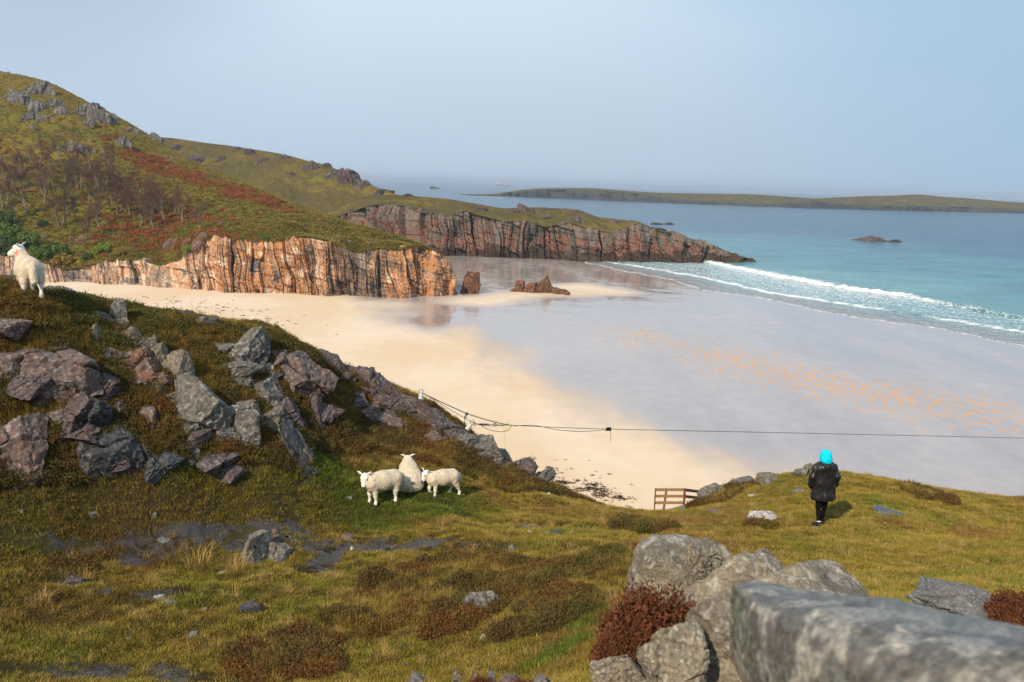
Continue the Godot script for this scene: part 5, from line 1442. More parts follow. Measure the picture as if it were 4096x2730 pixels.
func outcrops() -> void:
	var hill := get_node("hill")
	var back := get_node("far_hill")
	var head := get_node("headland")
	var k := 0
	var rows := [
		[hill, "bay", "grey", [[Vector2(1.05, 0.859), 6.9, 5.2], [Vector2(1.61, 0.877), 7.3, 5.8], [Vector2(0.95, 0.758), 6.0, 7.0], [Vector2(1.50, 0.746), 7.9, 6.3], [Vector2(1.90, 0.803), 4.4, 5.0], [Vector2(1.20, 0.679), 4.8, 2.9], [Vector2(1.86, 0.702), 3.8, 2.5], [Vector2(2.50, 0.769), 6.5, 5.9], [Vector2(3.20, 0.873), 6.1, 4.6], [Vector2(3.70, 0.873), 7.6, 6.6], [Vector2(4.20, 0.875), 6.9, 6.9], [Vector2(4.55, 0.941), 4.0, 4.7], [Vector2(3.45, 0.788), 4.9, 3.9], [Vector2(4.85, 0.717), 4.0, 3.7], [Vector2(3.30, 0.581), 5.5, 3.7], [Vector2(3.72, 0.584), 2.6, 3.2], [Vector2(2.35, 0.542), 2.3, 3.2], [Vector2(6.10, 0.980), 3.6, 2.6], [Vector2(6.40, 1.000), 3.4, 3.4], [Vector2(0.28, 0.838), 2.1, 1.7], [Vector2(0.10, 0.776), 2.7, 1.6], [Vector2(2.35, 0.863), 2.2, 1.6], [Vector2(1.30, 0.592), 1.7, 2.4], [Vector2(2.30, 0.619), 2.2, 1.3], [Vector2(3.00, 0.690), 2.1, 1.5], [Vector2(5.20, 0.912), 4.0, 1.6], [Vector2(4.25, 0.604), 1.8, 1.2], [Vector2(4.10, 0.711), 1.5, 1.3], [Vector2(5.60, 0.675), 1.2, 0.9]]],
		[hill, "bay", "warm", [[Vector2(5.23, 0.563), 1.5, 0.9], [Vector2(4.97, 0.492), 1.5, 1.2], [Vector2(5.65, 0.570), 1.0, 0.7], [Vector2(6.63, 0.653), 1.7, 0.9], [Vector2(7.00, 0.813), 1.3, 0.7], [Vector2(6.92, 0.874), 1.7, 1.3], [Vector2(6.75, 0.828), 1.8, 1.3], [Vector2(7.41, 0.949), 1.7, 1.1], [Vector2(8.21, 0.869), 1.4, 1.4], [Vector2(8.51, 0.882), 1.2, 0.9], [Vector2(8.24, 0.694), 2.0, 1.0], [Vector2(8.61, 0.815), 1.5, 0.8], [Vector2(8.93, 0.779), 2.1, 1.5], [Vector2(8.51, 0.742), 1.5, 0.7], [Vector2(6.87, 0.591), 1.0, 1.7], [Vector2(7.41, 0.642), 1.3, 0.8], [Vector2(6.36, 0.433), 1.3, 0.6], [Vector2(9.12, 0.482), 1.2, 0.6], [Vector2(8.85, 0.167), 2.4, 1.6], [Vector2(11.30, 0.586), 0.7, 0.6], [Vector2(12.43, 0.092), 0.6, 0.5], [Vector2(11.60, 0.157), 1.0, 0.7], [Vector2(13.50, 0.836), 1.5, 0.7], [Vector2(13.90, 0.143), 2.6, 1.5], [Vector2(13.40, 0.102), 2.6, 1.7], [Vector2(14.90, 0.180), 2.3, 0.9], [Vector2(16.65, 1.093), 2.5, 1.8]]],
		[hill, "bay", "red", [[Vector2(1.80, 0.093), 2.5, 2.1], [Vector2(2.90, 0.103), 4.8, 1.7], [Vector2(3.40, 0.095), 4.1, 1.9], [Vector2(2.80, 0.070), 2.7, 1.2], [Vector2(7.00, 0.100), 4.7, 2.4], [Vector2(7.60, 0.052), 5.2, 2.3], [Vector2(8.20, -0.020), 3.7, 2.9]]],
		[back, "back", "purple", [[Vector2(12.45, 0.851), 10.6, 11.9], [Vector2(13.40, 0.896), 11.7, 7.8], [Vector2(14.00, 0.905), 12.9, 7.2], [Vector2(14.60, 0.904), 8.9, 5.1], [Vector2(11.40, 0.923), 6.8, 5.5], [Vector2(10.35, 0.779), 8.2, 9.6], [Vector2(10.01, 0.888), 7.0, 3.6], [Vector2(7.15, 0.832), 11.6, 4.0], [Vector2(8.00, 0.718), 12.6, 3.9], [Vector2(8.80, 0.695), 6.1, 5.0], [Vector2(13.10, 0.985), 5.3, 2.7], [Vector2(15.30, 0.919), 8.7, 2.2], [Vector2(11.61, 0.668), 5.3, 3.2], [Vector2(9.41, 0.935), 5.7, 4.3]]],
		[head, "headland", "pink", [[Vector2(20.60, 0.552), 6.5, 2.2], [Vector2(21.20, 0.714), 8.8, 2.9], [Vector2(21.90, 0.878), 6.7, 1.6], [Vector2(21.80, 0.341), 6.4, 2.8], [Vector2(23.00, 0.155), 6.3, 4.2], [Vector2(23.40, 0.649), 3.2, 3.2], [Vector2(22.60, 0.950), 4.5, 1.3], [Vector2(23.10, 0.883), 5.5, 2.0], [Vector2(23.80, 0.704), 2.8, 1.1], [Vector2(24.70, 0.618), 4.3, 1.9], [Vector2(25.30, 0.648), 4.3, 1.5], [Vector2(18.85, 0.856), 3.8, 2.2], [Vector2(16.30, 0.988), 4.7, 1.2], [Vector2(19.30, 0.311), 5.3, 1.3], [Vector2(20.20, -0.276), 3.0, 1.2], [Vector2(17.40, 0.415), 1.3, 0.9], [Vector2(17.00, 0.046), 1.3, 0.8], [Vector2(26.40, 1.050), 6.5, 1.3]]],
	]
	var far := {}
	for row in rows:
		if not far.has(row[2]):
			far[row[2]] = []
			for j in 4: far[row[2]].append(rock_mesh(900 + j + row[2].length() * 10, Vector3(1, 1, 0.7), row[2], {"level": 5, "box": 6.0, "cuts": 11, "rough": 0.13, "beds": 0.10, "lie": Vector3(1, 0.2, 0.3), "step": 0.13}))
		for q in row[3]:
			var o := put("outcrop", far[row[2]][k % 4], M.rock_far, row[0])
			o.position = slope_point(row[1], q[0].x, clampf(q[0].y, 0.0, 1.0)) + Vector3(0, -q[2] * (0.50 if row[2] == "grey" else 0.30), -0.05 * q[1])
			var f := 1.45 if row[2] == "grey" else 1.0
			o.scale = Vector3(q[1] * 1.35, q[2] * 1.9, q[1] * 1.1) * f
			o.rotation = Vector3(-0.25, hash1(k, 4.0) * 0.8 - 0.4, hash1(k, 5.0) * 0.5 - 0.35)
			k += 1

# ------------------------------------------------------------------ bodies: tapered capsules joined by a smooth minimum, meshed as surface nets
# prims: [a, b, ra, rb, colour key]
func body_mesh(prims: Array, cell: float, k: float, paint: Callable, wool := 0.0, floor_y := -INF) -> ArrayMesh:
	var lo := Vector3(1e9, 1e9, 1e9)
	var hi := -lo
	for p in prims:
		var r := maxf(p[2], p[3]) + k + cell * 2
		for e in [p[0], p[1]]:
			lo = lo.min(e - Vector3.ONE * r)
			hi = hi.max(e + Vector3.ONE * r)
	var n := Vector3i(((hi - lo) / cell).ceil()) + Vector3i.ONE
	var sx := 1
	var sy := n.x
	var sz := n.x * n.y
	var f := PackedFloat32Array()
	f.resize(n.x * n.y * n.z)
	f.fill(1.0)
	for p in prims:
		var a: Vector3 = p[0]
		var b: Vector3 = p[1]
		var ra: float = p[2]
		var rb: float = p[3]
		var r := maxf(ra, rb) + k + cell * 2
		var i0 := Vector3i(((a.min(b) - Vector3.ONE * r - lo) / cell).floor()).clamp(Vector3i.ZERO, n - Vector3i.ONE)
		var i1 := Vector3i(((a.max(b) + Vector3.ONE * r - lo) / cell).ceil()).clamp(Vector3i.ZERO, n - Vector3i.ONE)
		var ab := b - a
		var l2 := maxf(ab.length_squared(), 1e-9)
		for z in range(i0.z, i1.z + 1):
			for y in range(i0.y, i1.y + 1):
				for x in range(i0.x, i1.x + 1):
					var q := lo + Vector3(x, y, z) * cell
					var t := clampf((q - a).dot(ab) / l2, 0.0, 1.0)
					var d := q.distance_to(a + ab * t) - lerpf(ra, rb, t)
					var at := x + y * sy + z * sz
					var e := f[at]
					var h := maxf(k - absf(d - e), 0.0) / k
					f[at] = minf(d, e) - h * h * k * 0.25
	if floor_y > -1e6:
		for y in n.y:
			var c := floor_y - (lo.y + y * cell)
			for z in n.z:
				for x in n.x:
					var at := x + y * sy + z * sz
					f[at] = maxf(f[at], c)
	var v := PackedVector3Array()
	var ix := PackedInt32Array()
	var id := PackedInt32Array()
	id.resize(f.size())
	id.fill(-1)
	var corner := [0, sx, sy, sx + sy, sz, sz + sx, sz + sy, sz + sx + sy]
	var offs := [Vector3(0, 0, 0), Vector3(1, 0, 0), Vector3(0, 1, 0), Vector3(1, 1, 0), Vector3(0, 0, 1), Vector3(1, 0, 1), Vector3(0, 1, 1), Vector3(1, 1, 1)]
	var edges := [[0, 1], [2, 3], [4, 5], [6, 7], [0, 2], [1, 3], [4, 6], [5, 7], [0, 4], [1, 5], [2, 6], [3, 7]]
	for z in n.z - 1:
		for y in n.y - 1:
			for x in n.x - 1:
				var at := x + y * sy + z * sz
				var neg := 0
				for c in 8:
					if f[at + corner[c]] < 0.0: neg += 1
				if neg == 0 or neg == 8: continue
				var s := Vector3.ZERO
				var m := 0
				for e in edges:
					var fa := f[at + corner[e[0]]]
					var fb := f[at + corner[e[1]]]
					if (fa < 0.0) != (fb < 0.0):
						s += offs[e[0]].lerp(offs[e[1]], fa / (fa - fb))
						m += 1
				id[at] = v.size()
				v.append(lo + (Vector3(x, y, z) + s / m) * cell)
	for z in range(1, n.z - 1):
		for y in range(1, n.y - 1):
			for x in range(1, n.x - 1):
				var at := x + y * sy + z * sz
				var inside := f[at] < 0.0
				for ax in 3:
					var step: int = [sx, sy, sz][ax]
					if inside == (f[at + step] < 0.0): continue
					var u: int = [sy, sz, sx][ax]
					var w: int = [sz, sx, sy][ax]
					var q := [id[at], id[at - u], id[at - u - w], id[at - w]]
					if q.min() < 0: continue
					if inside: ix.append_array([q[0], q[2], q[1], q[0], q[3], q[2]])
					else: ix.append_array([q[0], q[1], q[2], q[0], q[2], q[3]])
	var nn := normals_of(v, ix)
	var col := PackedColorArray()
	var curl := noise(771, 26.0, 2)
	var fold := noise(772, 9.0, 2)
	for j in v.size():
		var best := 1e9
		var key = null
		for p in prims:
			var ab: Vector3 = p[1] - p[0]
			var t := clampf((v[j] - p[0]).dot(ab) / maxf(ab.length_squared(), 1e-9), 0.0, 1.0)
			var d: float = v[j].distance_to(p[0] + ab * t) - lerpf(p[2], p[3], t)
			if d < best:
				best = d
				key = p[4]
		if wool > 0.0 and key == "wool": v[j] += nn[j] * (curl.get_noise_3dv(v[j]) * wool + fold.get_noise_3dv(v[j]) * wool * 1.2)
		if wool < 0.0 and key == "cloth": v[j] += nn[j] * fold.get_noise_3dv(v[j] * Vector3(0.9, 0.35, 0.9)) * -wool
		col.append(paint.call(v[j], key))
	return mesh_of(v, ix, col)

func leaf_shape(l: float, w: float, thick: float) -> ArrayMesh:   # an ear: a cupped pointed leaf along +x
	var v := PackedVector3Array()
	var ix := PackedInt32Array()
	var n := 10
	for i in n + 1:
		var t := i / float(n)
		var r := w * sin(pow(t, 0.75) * PI * 0.97 + 0.06)
		for j in 8:
			var a := j * TAU / 8
			v.append(Vector3(t * l, sin(a) * thick * (1.0 - t * 0.6) + 0.25 * r * pow(absf(cos(a)), 2.0), cos(a) * r))
	for i in n:
		for j in 8:
			var a := i * 8 + j
			var b := i * 8 + (j + 1) % 8
			ix.append_array([a, b, a + 8, b, b + 8, a + 8])
	return mesh_of(v, ix)

func bead(r: Vector3, lv := 2) -> ArrayMesh:
	var b := ball(lv)
	var v := PackedVector3Array()
	for p in b[0]: v.append(p * r)
	return mesh_of(v, b[1])

# the head of a sheep about its poll, looking along +x
func sheep_head(prims: Array, t: Transform3D) -> void:
	for q in [[Vector3(0, 0, 0), Vector3(0.07, -0.02, 0), 0.085, 0.085, "face"], [Vector3(0.07, -0.02, 0), Vector3(0.21, -0.10, 0), 0.075, 0.047, "face"], [Vector3(0.20, -0.105, 0), Vector3(0.235, -0.125, 0), 0.045, 0.040, "face"], [Vector3(0.05, -0.075, 0), Vector3(0.17, -0.14, 0), 0.055, 0.035, "face"], [Vector3(0.07, 0.02, 0.045), Vector3(0.09, 0.01, 0.05), 0.035, 0.03, "face"], [Vector3(0.07, 0.02, -0.045), Vector3(0.09, 0.01, -0.05), 0.035, 0.03, "face"]]:
		prims.append([t * q[0], t * q[1], q[2], q[3], q[4]])

func sheep_face(o: Node3D, t: Transform3D) -> void:
	var white := solid(lin(0.82, 0.78, 0.72), 0.8, 0.2)
	var pinkish := solid(lin(0.70, 0.50, 0.42), 0.8, 0.2)
	var black := solid(lin(0.015, 0.012, 0.012), 0.3, 0.5)
	for s in [-1.0, 1.0]:
		var ear := put("ear", leaf_shape(0.15, 0.036, 0.012), white, o)
		ear.transform = t * Transform3D(Basis(Vector3(-0.30, 0.42, s * 0.86).normalized(), Vector3(0.8, 0.5, -s * 0.05).normalized(), Vector3(-0.30, 0.42, s * 0.86).cross(Vector3(0.8, 0.5, -s * 0.05)).normalized()).orthonormalized(), Vector3(-0.01, 0.055, s * 0.062))
		var inner := put("inner_ear", leaf_shape(0.105, 0.022, 0.008), pinkish, ear)
		inner.position = Vector3(0.025, 0.012, 0)
		var eye := put("eye", bead(Vector3(0.026, 0.021, 0.015)), black, o)
		eye.transform = t * Transform3D(Basis.IDENTITY, Vector3(0.115, 0.012, s * 0.084))
		var nos := put("nostril", bead(Vector3(0.017, 0.015, 0.014)), black, o)
		nos.transform = t * Transform3D(Basis.IDENTITY, Vector3(0.268, -0.112, s * 0.018))
	var nose := put("nose", bead(Vector3(0.016, 0.016, 0.026)), black, o)
	nose.transform = t * Transform3D(Basis.IDENTITY, Vector3(0.268, -0.118, 0))
	var mouth := put("mouth", bead(Vector3(0.014, 0.006, 0.028)), black, o)
	mouth.transform = t * Transform3D(Basis.IDENTITY, Vector3(0.262, -0.146, 0))

func fleece(marks: Array) -> Callable:
	var n := noise(781, 7.0, 3)
	var n2 := noise(782, 30.0, 2)
	return func(p: Vector3, key: String) -> Color:
		if key == "face" or key == "shin": return Color(0.80, 0.75, 0.69) * (1.0 + 0.10 * n.get_noise_3dv(p))
		if key == "hoof": return Color(0.07, 0.055, 0.045)
		var c := Color(0.66, 0.565, 0.42).lerp(Color(0.53, 0.43, 0.31), clampf(0.35 + n.get_noise_3dv(p) * 1.1, 0.0, 1.0))
		c *= 1.0 + 0.22 * n2.get_noise_3dv(p)
		for m in marks:
			var d: float = p.distance_to(m[0]) / m[1] + n2.get_noise_3dv(p) * 0.5
			c = c.lerp(m[2], smoothstep(1.15, 0.75, d) * m[3])
		return c

func leg(prims: Array, hip: Vector3, knee: Vector3, pastern: Vector3, toe: Vector3, r: float) -> void:
	prims.append([hip, knee.lerp(hip, 0.25), r, r * 0.7, "wool"])
	prims.append([knee.lerp(hip, 0.3), knee, r * 0.62, 0.042, "shin"])
	prims.append([knee, knee.lerp(pastern, 0.3), r * 0.50, 0.037, "shin"])
	prims.append([knee.lerp(pastern, 0.25), pastern, 0.036, 0.027, "shin"])
	prims.append([pastern, toe + Vector3(0, 0.035, 0), 0.030, 0.034, "shin"])
	prims.append([toe + Vector3(0, 0.024, 0), toe + Vector3(0.022, 0.018, 0), 0.027, 0.022, "hoof"])

func sheep(label: String, at: Vector3, turn: float, size: float, prims: Array, head: Transform3D, marks: Array, sink := 0.0) -> Node3D:
	var o := thing("sheep", label, "sheep", at - Vector3(0, sink, 0), "sheep grazing by the bay")
	o.rotation.y = turn
	o.scale = Vector3.ONE * size
	var m := tinted(0.95, 0.1)
	m.rim_enabled = true
	m.rim = 0.4
	m.rim_tint = 0.5
	sheep_head(prims, head)
	put("body", body_mesh(prims, 0.0165, 0.055, fleece(marks), 0.008), m, o)
	sheep_face(o, head)
	return o

func trunk(prims: Array) -> void:
	prims.append([Vector3(0.30, 0.58, 0), Vector3(0.02, 0.575, 0), 0.22, 0.255, "wool"])
	prims.append([Vector3(0.02, 0.575, 0), Vector3(-0.30, 0.59, 0), 0.255, 0.24, "wool"])
	prims.append([Vector3(0.36, 0.53, 0), Vector3(0.34, 0.48, 0), 0.16, 0.14, "wool"])

func flock() -> void:
	var red := Color(0.72, 0.10, 0.13)
	var blue := Color(0.03, 0.05, 0.08)
	# nearest of the three: side on, looking at the viewer
	var p := []
	trunk(p)
	p.append([Vector3(0.34, 0.60, 0), Vector3(0.46, 0.68, 0.06), 0.20, 0.125, "wool"])
	leg(p, Vector3(0.30, 0.42, 0.12), Vector3(0.31, 0.27, 0.12), Vector3(0.30, 0.08, 0.12), Vector3(0.31, 0, 0.12), 0.072)
	leg(p, Vector3(0.28, 0.42, -0.12), Vector3(0.27, 0.27, -0.12), Vector3(0.25, 0.08, -0.12), Vector3(0.26, 0, -0.12), 0.072)
	leg(p, Vector3(-0.36, 0.45, 0.13), Vector3(-0.40, 0.30, 0.14), Vector3(-0.43, 0.09, 0.14), Vector3(-0.42, 0, 0.14), 0.105)
	leg(p, Vector3(-0.32, 0.45, -0.13), Vector3(-0.30, 0.29, -0.13), Vector3(-0.31, 0.09, -0.13), Vector3(-0.30, 0, -0.13), 0.105)
	p.append([Vector3(-0.56, 0.66, 0), Vector3(-0.62, 0.46, 0), 0.055, 0.045, "wool"])
	var head := Transform3D(Basis(Vector3.UP, deg_to_rad(50.0)) * Basis(Vector3.BACK, deg_to_rad(-34.0)), Vector3(0.50, 0.765, 0.02))
	sheep("white sheep standing side on and staring, foremost of the three", Vector3(-3.05, 22.19, -23.44), PI + 0.62, 0.96, p, head, [[Vector3(0.34, 0.80, 0.0), 0.07, red, 0.6]])
	# sitting with its back to the viewer
	p = []
	p.append([Vector3(-0.10, 0.30, 0), Vector3(0.05, 0.40, 0), 0.365, 0.36, "wool"])
	p.append([Vector3(0.05, 0.42, 0), Vector3(0.26, 0.72, 0), 0.35, 0.23, "wool"])
	p.append([Vector3(0.26, 0.74, 0), Vector3(0.36, 0.92, 0), 0.20, 0.135, "wool"])
	p.append([Vector3(-0.22, 0.16, 0.16), Vector3(0.02, 0.12, 0.27), 0.17, 0.11, "wool"])
	p.append([Vector3(-0.22, 0.16, -0.16), Vector3(0.02, 0.12, -0.27), 0.17, 0.11, "wool"])
	p.append([Vector3(-0.02, 0.08, 0.30), Vector3(0.22, 0.04, 0.30), 0.05, 0.035, "shin"])
	p.append([Vector3(-0.02, 0.08, -0.30), Vector3(0.22, 0.04, -0.30), 0.05, 0.035, "shin"])
	p.append([Vector3(0.36, 0.45, 0.14), Vector3(0.44, 0.10, 0.15), 0.08, 0.04, "shin"])
	p.append([Vector3(0.36, 0.45, -0.14), Vector3(0.44, 0.10, -0.15), 0.08, 0.04, "shin"])
	p.append([Vector3(-0.36, 0.18, 0), Vector3(-0.38, 0.08, 0), 0.06, 0.045, "wool"])
	head = Transform3D(Basis(Vector3.BACK, deg_to_rad(-20.0)), Vector3(0.42, 1.0, 0))
	var sat := sheep("cream sheep sitting with its back turned, behind the foremost sheep", Vector3(-2.5, 22.28, -24.34), PI / 2 + 0.22, 0.80, p, head, [[Vector3(-0.43, 0.36, 0.06), 0.06, blue, 0.9], [Vector3(-0.30, 0.36, 0.30), 0.06, blue, 0.9], [Vector3(-0.26, 0.18, -0.30), 0.06, blue, 0.85], [Vector3(-0.34, 0.13, 0.14), 0.12, Color(0.38, 0.26, 0.14), 0.6]], 0.02)
	sat.scale = Vector3(0.85, 0.73, 0.99)
	# stepping forward, one foreleg lifted
	p = []
	trunk(p)
	p.append([Vector3(0.34, 0.60, 0), Vector3(0.48, 0.68, 0.04), 0.205, 0.13, "wool"])
	leg(p, Vector3(0.30, 0.42, 0.12), Vector3(0.40, 0.27, 0.12), Vector3(0.39, 0.11, 0.12), Vector3(0.33, 0.06, 0.12), 0.072)
	leg(p, Vector3(0.28, 0.42, -0.12), Vector3(0.29, 0.27, -0.12), Vector3(0.30, 0.08, -0.12), Vector3(0.31, 0, -0.12), 0.072)
	leg(p, Vector3(-0.34, 0.45, 0.13), Vector3(-0.40, 0.30, 0.14), Vector3(-0.30, 0.09, 0.14), Vector3(-0.26, 0, 0.14), 0.105)
	leg(p, Vector3(-0.34, 0.45, -0.13), Vector3(-0.44, 0.30, -0.13), Vector3(-0.52, 0.09, -0.13), Vector3(-0.50, 0, -0.13), 0.105)
	p.append([Vector3(-0.54, 0.64, 0), Vector3(-0.58, 0.42, 0), 0.055, 0.045, "wool"])
	head = Transform3D(Basis(Vector3.UP, deg_to_rad(14.0)) * Basis(Vector3.BACK, deg_to_rad(-36.0)), Vector3(0.54, 0.775, 0.05))
	sheep("sheep stepping forward with a raised foreleg, rightmost of the three", Vector3(-1.65, 22.09, -24.44), PI + 0.45, 0.82, p, head, [])
	# alone on the hilltop, seen from behind
	p = []
	trunk(p)
	p.append([Vector3(0.36, 0.66, 0), Vector3(0.47, 0.86, -0.04), 0.195, 0.125, "wool"])
	leg(p, Vector3(0.30, 0.42, 0.12), Vector3(0.30, 0.28, 0.12), Vector3(0.30, 0.08, 0.12), Vector3(0.31, 0, 0.12), 0.072)
	leg(p, Vector3(0.28, 0.42, -0.12), Vector3(0.28, 0.28, -0.12), Vector3(0.28, 0.08, -0.12), Vector3(0.29, 0, -0.12), 0.072)
	leg(p, Vector3(-0.34, 0.46, 0.15), Vector3(-0.40, 0.31, 0.16), Vector3(-0.43, 0.09, 0.16), Vector3(-0.41, 0, 0.16), 0.11)
	leg(p, Vector3(-0.34, 0.46, -0.15), Vector3(-0.40, 0.31, -0.16), Vector3(-0.43, 0.09, -0.16), Vector3(-0.41, 0, -0.16), 0.11)
	p.append([Vector3(-0.52, 0.66, 0), Vector3(-0.60, 0.36, 0), 0.075, 0.075, "wool"])
	head = Transform3D(Basis(Vector3.UP, deg_to_rad(52.0)) * Basis(Vector3.BACK, deg_to_rad(-4.0)), Vector3(0.49, 0.98, -0.06))
	sheep("lone sheep on the hilltop at the left edge, looking away", Vector3(-10.99, 27.14, -22.42), PI * 0.5 + 0.62, 1.08, p, head, [[Vector3(0.42, 0.86, -0.10), 0.075, red, 0.75], [Vector3(0.40, 0.86, 0.06), 0.06, red, 0.7]])

# ------------------------------------------------------------------ the walker
func walker() -> void:
	var o := thing("person", "person in black raincoat and turquoise hood walking away over the knoll", "person", Vector3(7.42, 22.22, -22.58))
	o.rotation.y = 0.12
	o.scale = Vector3.ONE * 1.05
	var leggings := func(_p: Vector3, key: String) -> Color:
		return Color(0.55, 0.40, 0.32) if key == "skin" else Color(0.009, 0.009, 0.010)
	# body: x right, y up, walking along -z
	var b := [
		[Vector3(-0.085, 0.88, 0), Vector3(-0.095, 0.47, 0.02), 0.09, 0.058, "leg"], [Vector3(-0.095, 0.47, 0.02), Vector3(-0.115, 0.10, 0.16), 0.056, 0.040, "leg"],
		[Vector3(0.085, 0.88, 0), Vector3(0.080, 0.47, -0.05), 0.095, 0.062, "leg"], [Vector3(0.080, 0.47, -0.05), Vector3(0.085, 0.13, -0.12), 0.056, 0.040, "leg"],
		[Vector3(-0.06, 0.92, 0), Vector3(0.06, 0.92, 0), 0.12, 0.12, "leg"], [Vector3(0, 0.95, 0), Vector3(0, 1.30, 0), 0.13, 0.14, "leg"], [Vector3(-0.13, 1.36, 0), Vector3(0.13, 1.36, 0), 0.07, 0.07, "leg"],
		[Vector3(0, 1.40, 0), Vector3(0, 1.52, -0.01), 0.058, 0.055, "skin"], [Vector3(0, 1.60, -0.02), Vector3(0, 1.64, -0.02), 0.092, 0.092, "skin"], [Vector3(0, 1.53, -0.06), Vector3(0, 1.54, -0.07), 0.055, 0.05, "skin"], [Vector3(0, 1.585, -0.11), Vector3(0, 1.57, -0.125), 0.016, 0.016, "skin"],
		[Vector3(-0.17, 1.37, 0), Vector3(-0.26, 1.10, 0.02), 0.055, 0.045, "leg"], [Vector3(-0.26, 1.10, 0.02), Vector3(-0.22, 0.90, -0.10), 0.042, 0.032, "leg"], [Vector3(0.17, 1.37, 0), Vector3(0.27, 1.10, 0.02), 0.055, 0.045, "leg"], [Vector3(0.27, 1.10, 0.02), Vector3(0.22, 0.90, -0.10), 0.042, 0.032, "leg"],
	]
	put("body", body_mesh(b, 0.015, 0.04, leggings), tinted(0.9, 0.2), o)
	var wet := tinted(0.5, 0.4)
	wet.clearcoat_enabled = true
	wet.clearcoat = 0.35
	wet.clearcoat_roughness = 0.15
	var black := func(_p: Vector3, _k: String) -> Color: return Color(0.012, 0.012, 0.013)
	var c := [[Vector3(-0.15, 1.38, 0), Vector3(0.15, 1.38, 0), 0.105, 0.105, "cloth"], [Vector3(0, 1.36, 0), Vector3(0, 0.72, 0), 0.17, 0.205, "cloth"], [Vector3(-0.10, 1.34, 0.01), Vector3(-0.12, 0.70, 0.02), 0.14, 0.165, "cloth"], [Vector3(0.10, 1.34, 0.01), Vector3(0.11, 0.70, 0.02), 0.14, 0.165, "cloth"], [Vector3(0, 0.72, 0.02), Vector3(0, 0.52, 0.02), 0.21, 0.22, "cloth"]]
	put("raincoat", body_mesh(c, 0.016, 0.05, black, -0.022, 0.64), wet, o)
	for s in [-1.0, 1.0]:
		var sl := [[Vector3(s * 0.20, 1.38, 0.0), Vector3(s * 0.275, 1.16, 0.03), 0.088, 0.082, "cloth"], [Vector3(s * 0.275, 1.16, 0.03), Vector3(s * 0.275, 0.98, -0.03), 0.082, 0.078, "cloth"], [Vector3(s * 0.275, 0.98, -0.03), Vector3(s * 0.21, 0.88, -0.10), 0.075, 0.062, "cloth"]]
		put("sleeve", body_mesh(sl, 0.015, 0.04, black, -0.02), wet, o)
	var hd := [[Vector3(-0.09, 1.475, 0.05), Vector3(0.09, 1.475, 0.05), 0.055, 0.055, "cloth"], [Vector3(-0.06, 1.44, 0.10), Vector3(0.08, 1.43, 0.10), 0.060, 0.055, "cloth"], [Vector3(0.0, 1.40, 0.13), Vector3(0.03, 1.37, 0.13), 0.06, 0.05, "cloth"], [Vector3(-0.10, 1.47, 0.03), Vector3(-0.07, 1.46, -0.07), 0.05, 0.045, "cloth"], [Vector3(0.10, 1.47, 0.03), Vector3(0.07, 1.46, -0.07), 0.05, 0.045, "cloth"]]
	put("coat_hood", body_mesh(hd, 0.014, 0.03, black, -0.015), wet, o)
	var cy := func(_p: Vector3, _k: String) -> Color: return Color(0.0, 0.62, 0.83)
	var hat := [[Vector3(0, 1.60, 0.0), Vector3(0, 1.655, -0.005), 0.130, 0.122, "cloth"], [Vector3(0, 1.55, 0.015), Vector3(0, 1.50, 0.02), 0.108, 0.100, "cloth"], [Vector3(-0.03, 1.54, 0.03), Vector3(0.04, 1.53, 0.03), 0.095, 0.095, "cloth"]]
	put("hood", body_mesh(hat, 0.014, 0.04, cy, -0.012, 1.47), tinted(0.75, 0.3), o)
	var dark := solid(lin(0.014, 0.015, 0.018), 0.7, 0.3)
	var sole := solid(lin(0.03, 0.03, 0.032), 0.8, 0.3)
	var sock := solid(lin(0.7, 0.68, 0.66), 0.9, 0.2)
	for q in [[Vector3(-0.12, 0.03, 0.13), 0.18, 0.0], [Vector3(0.088, 0.055, -0.15), -0.12, -0.22]]:
		var sh := [[Vector3(0, 0.055, 0.05), Vector3(0, 0.035, -0.05), 0.048, 0.042, "s"], [Vector3(0, 0.035, -0.05), Vector3(0.005, 0.025, -0.17), 0.042, 0.036, "s"], [Vector3(0, 0.06, 0.04), Vector3(0, 0.10, 0.03), 0.045, 0.046, "s"]]
		var shoe := put("shoe", body_mesh(sh, 0.011, 0.02, func(_p, _k): return Color(1, 1, 1), 0.0, -0.005), dark, o)
		shoe.position = q[0]
		shoe.rotation = Vector3(q[2], q[1], 0)
		var bs := [[Vector3(0, -0.012, 0.06), Vector3(0.004, -0.012, -0.17), 0.046, 0.040, "s"]]
		var so := put("sole", body_mesh(bs, 0.012, 0.02, func(_p, _k): return Color(1, 1, 1), 0.0, -0.028), sole, shoe)
		so.scale.y = 0.6
		var sk := put("sock", bead(Vector3(0.047, 0.014, 0.047)), sock, shoe)
		sk.position = Vector3(0, 0.142, 0.03)

# ------------------------------------------------------------------ ropes, fence, weed, ship
func rope(pts: Array, r: float, sag := 0.0) -> ArrayMesh:
	var st := [PackedVector3Array(), PackedColorArray(), PackedInt32Array()]
	var cv := Curve3D.new()
	for k in pts.size():
		var t := Vector3.ZERO
		if k > 0 and k < pts.size() - 1: t = (pts[k + 1] - pts[k - 1]) / 6.0
		cv.add_point(pts[k], -t, t)
	var n := maxi(12, int(cv.get_baked_length() / 0.12))
	var last: Vector3 = pts[0]
	for k in range(1, n + 1):
		var f := k / float(n)
		var p := cv.sample_baked(f * cv.get_baked_length()) - Vector3(0, sag * 4.0 * f * (1.0 - f), 0)
		tube(st, last, p, r, r, 6, Color.WHITE)
		last = p
	return mesh_of(st[0], st[2])

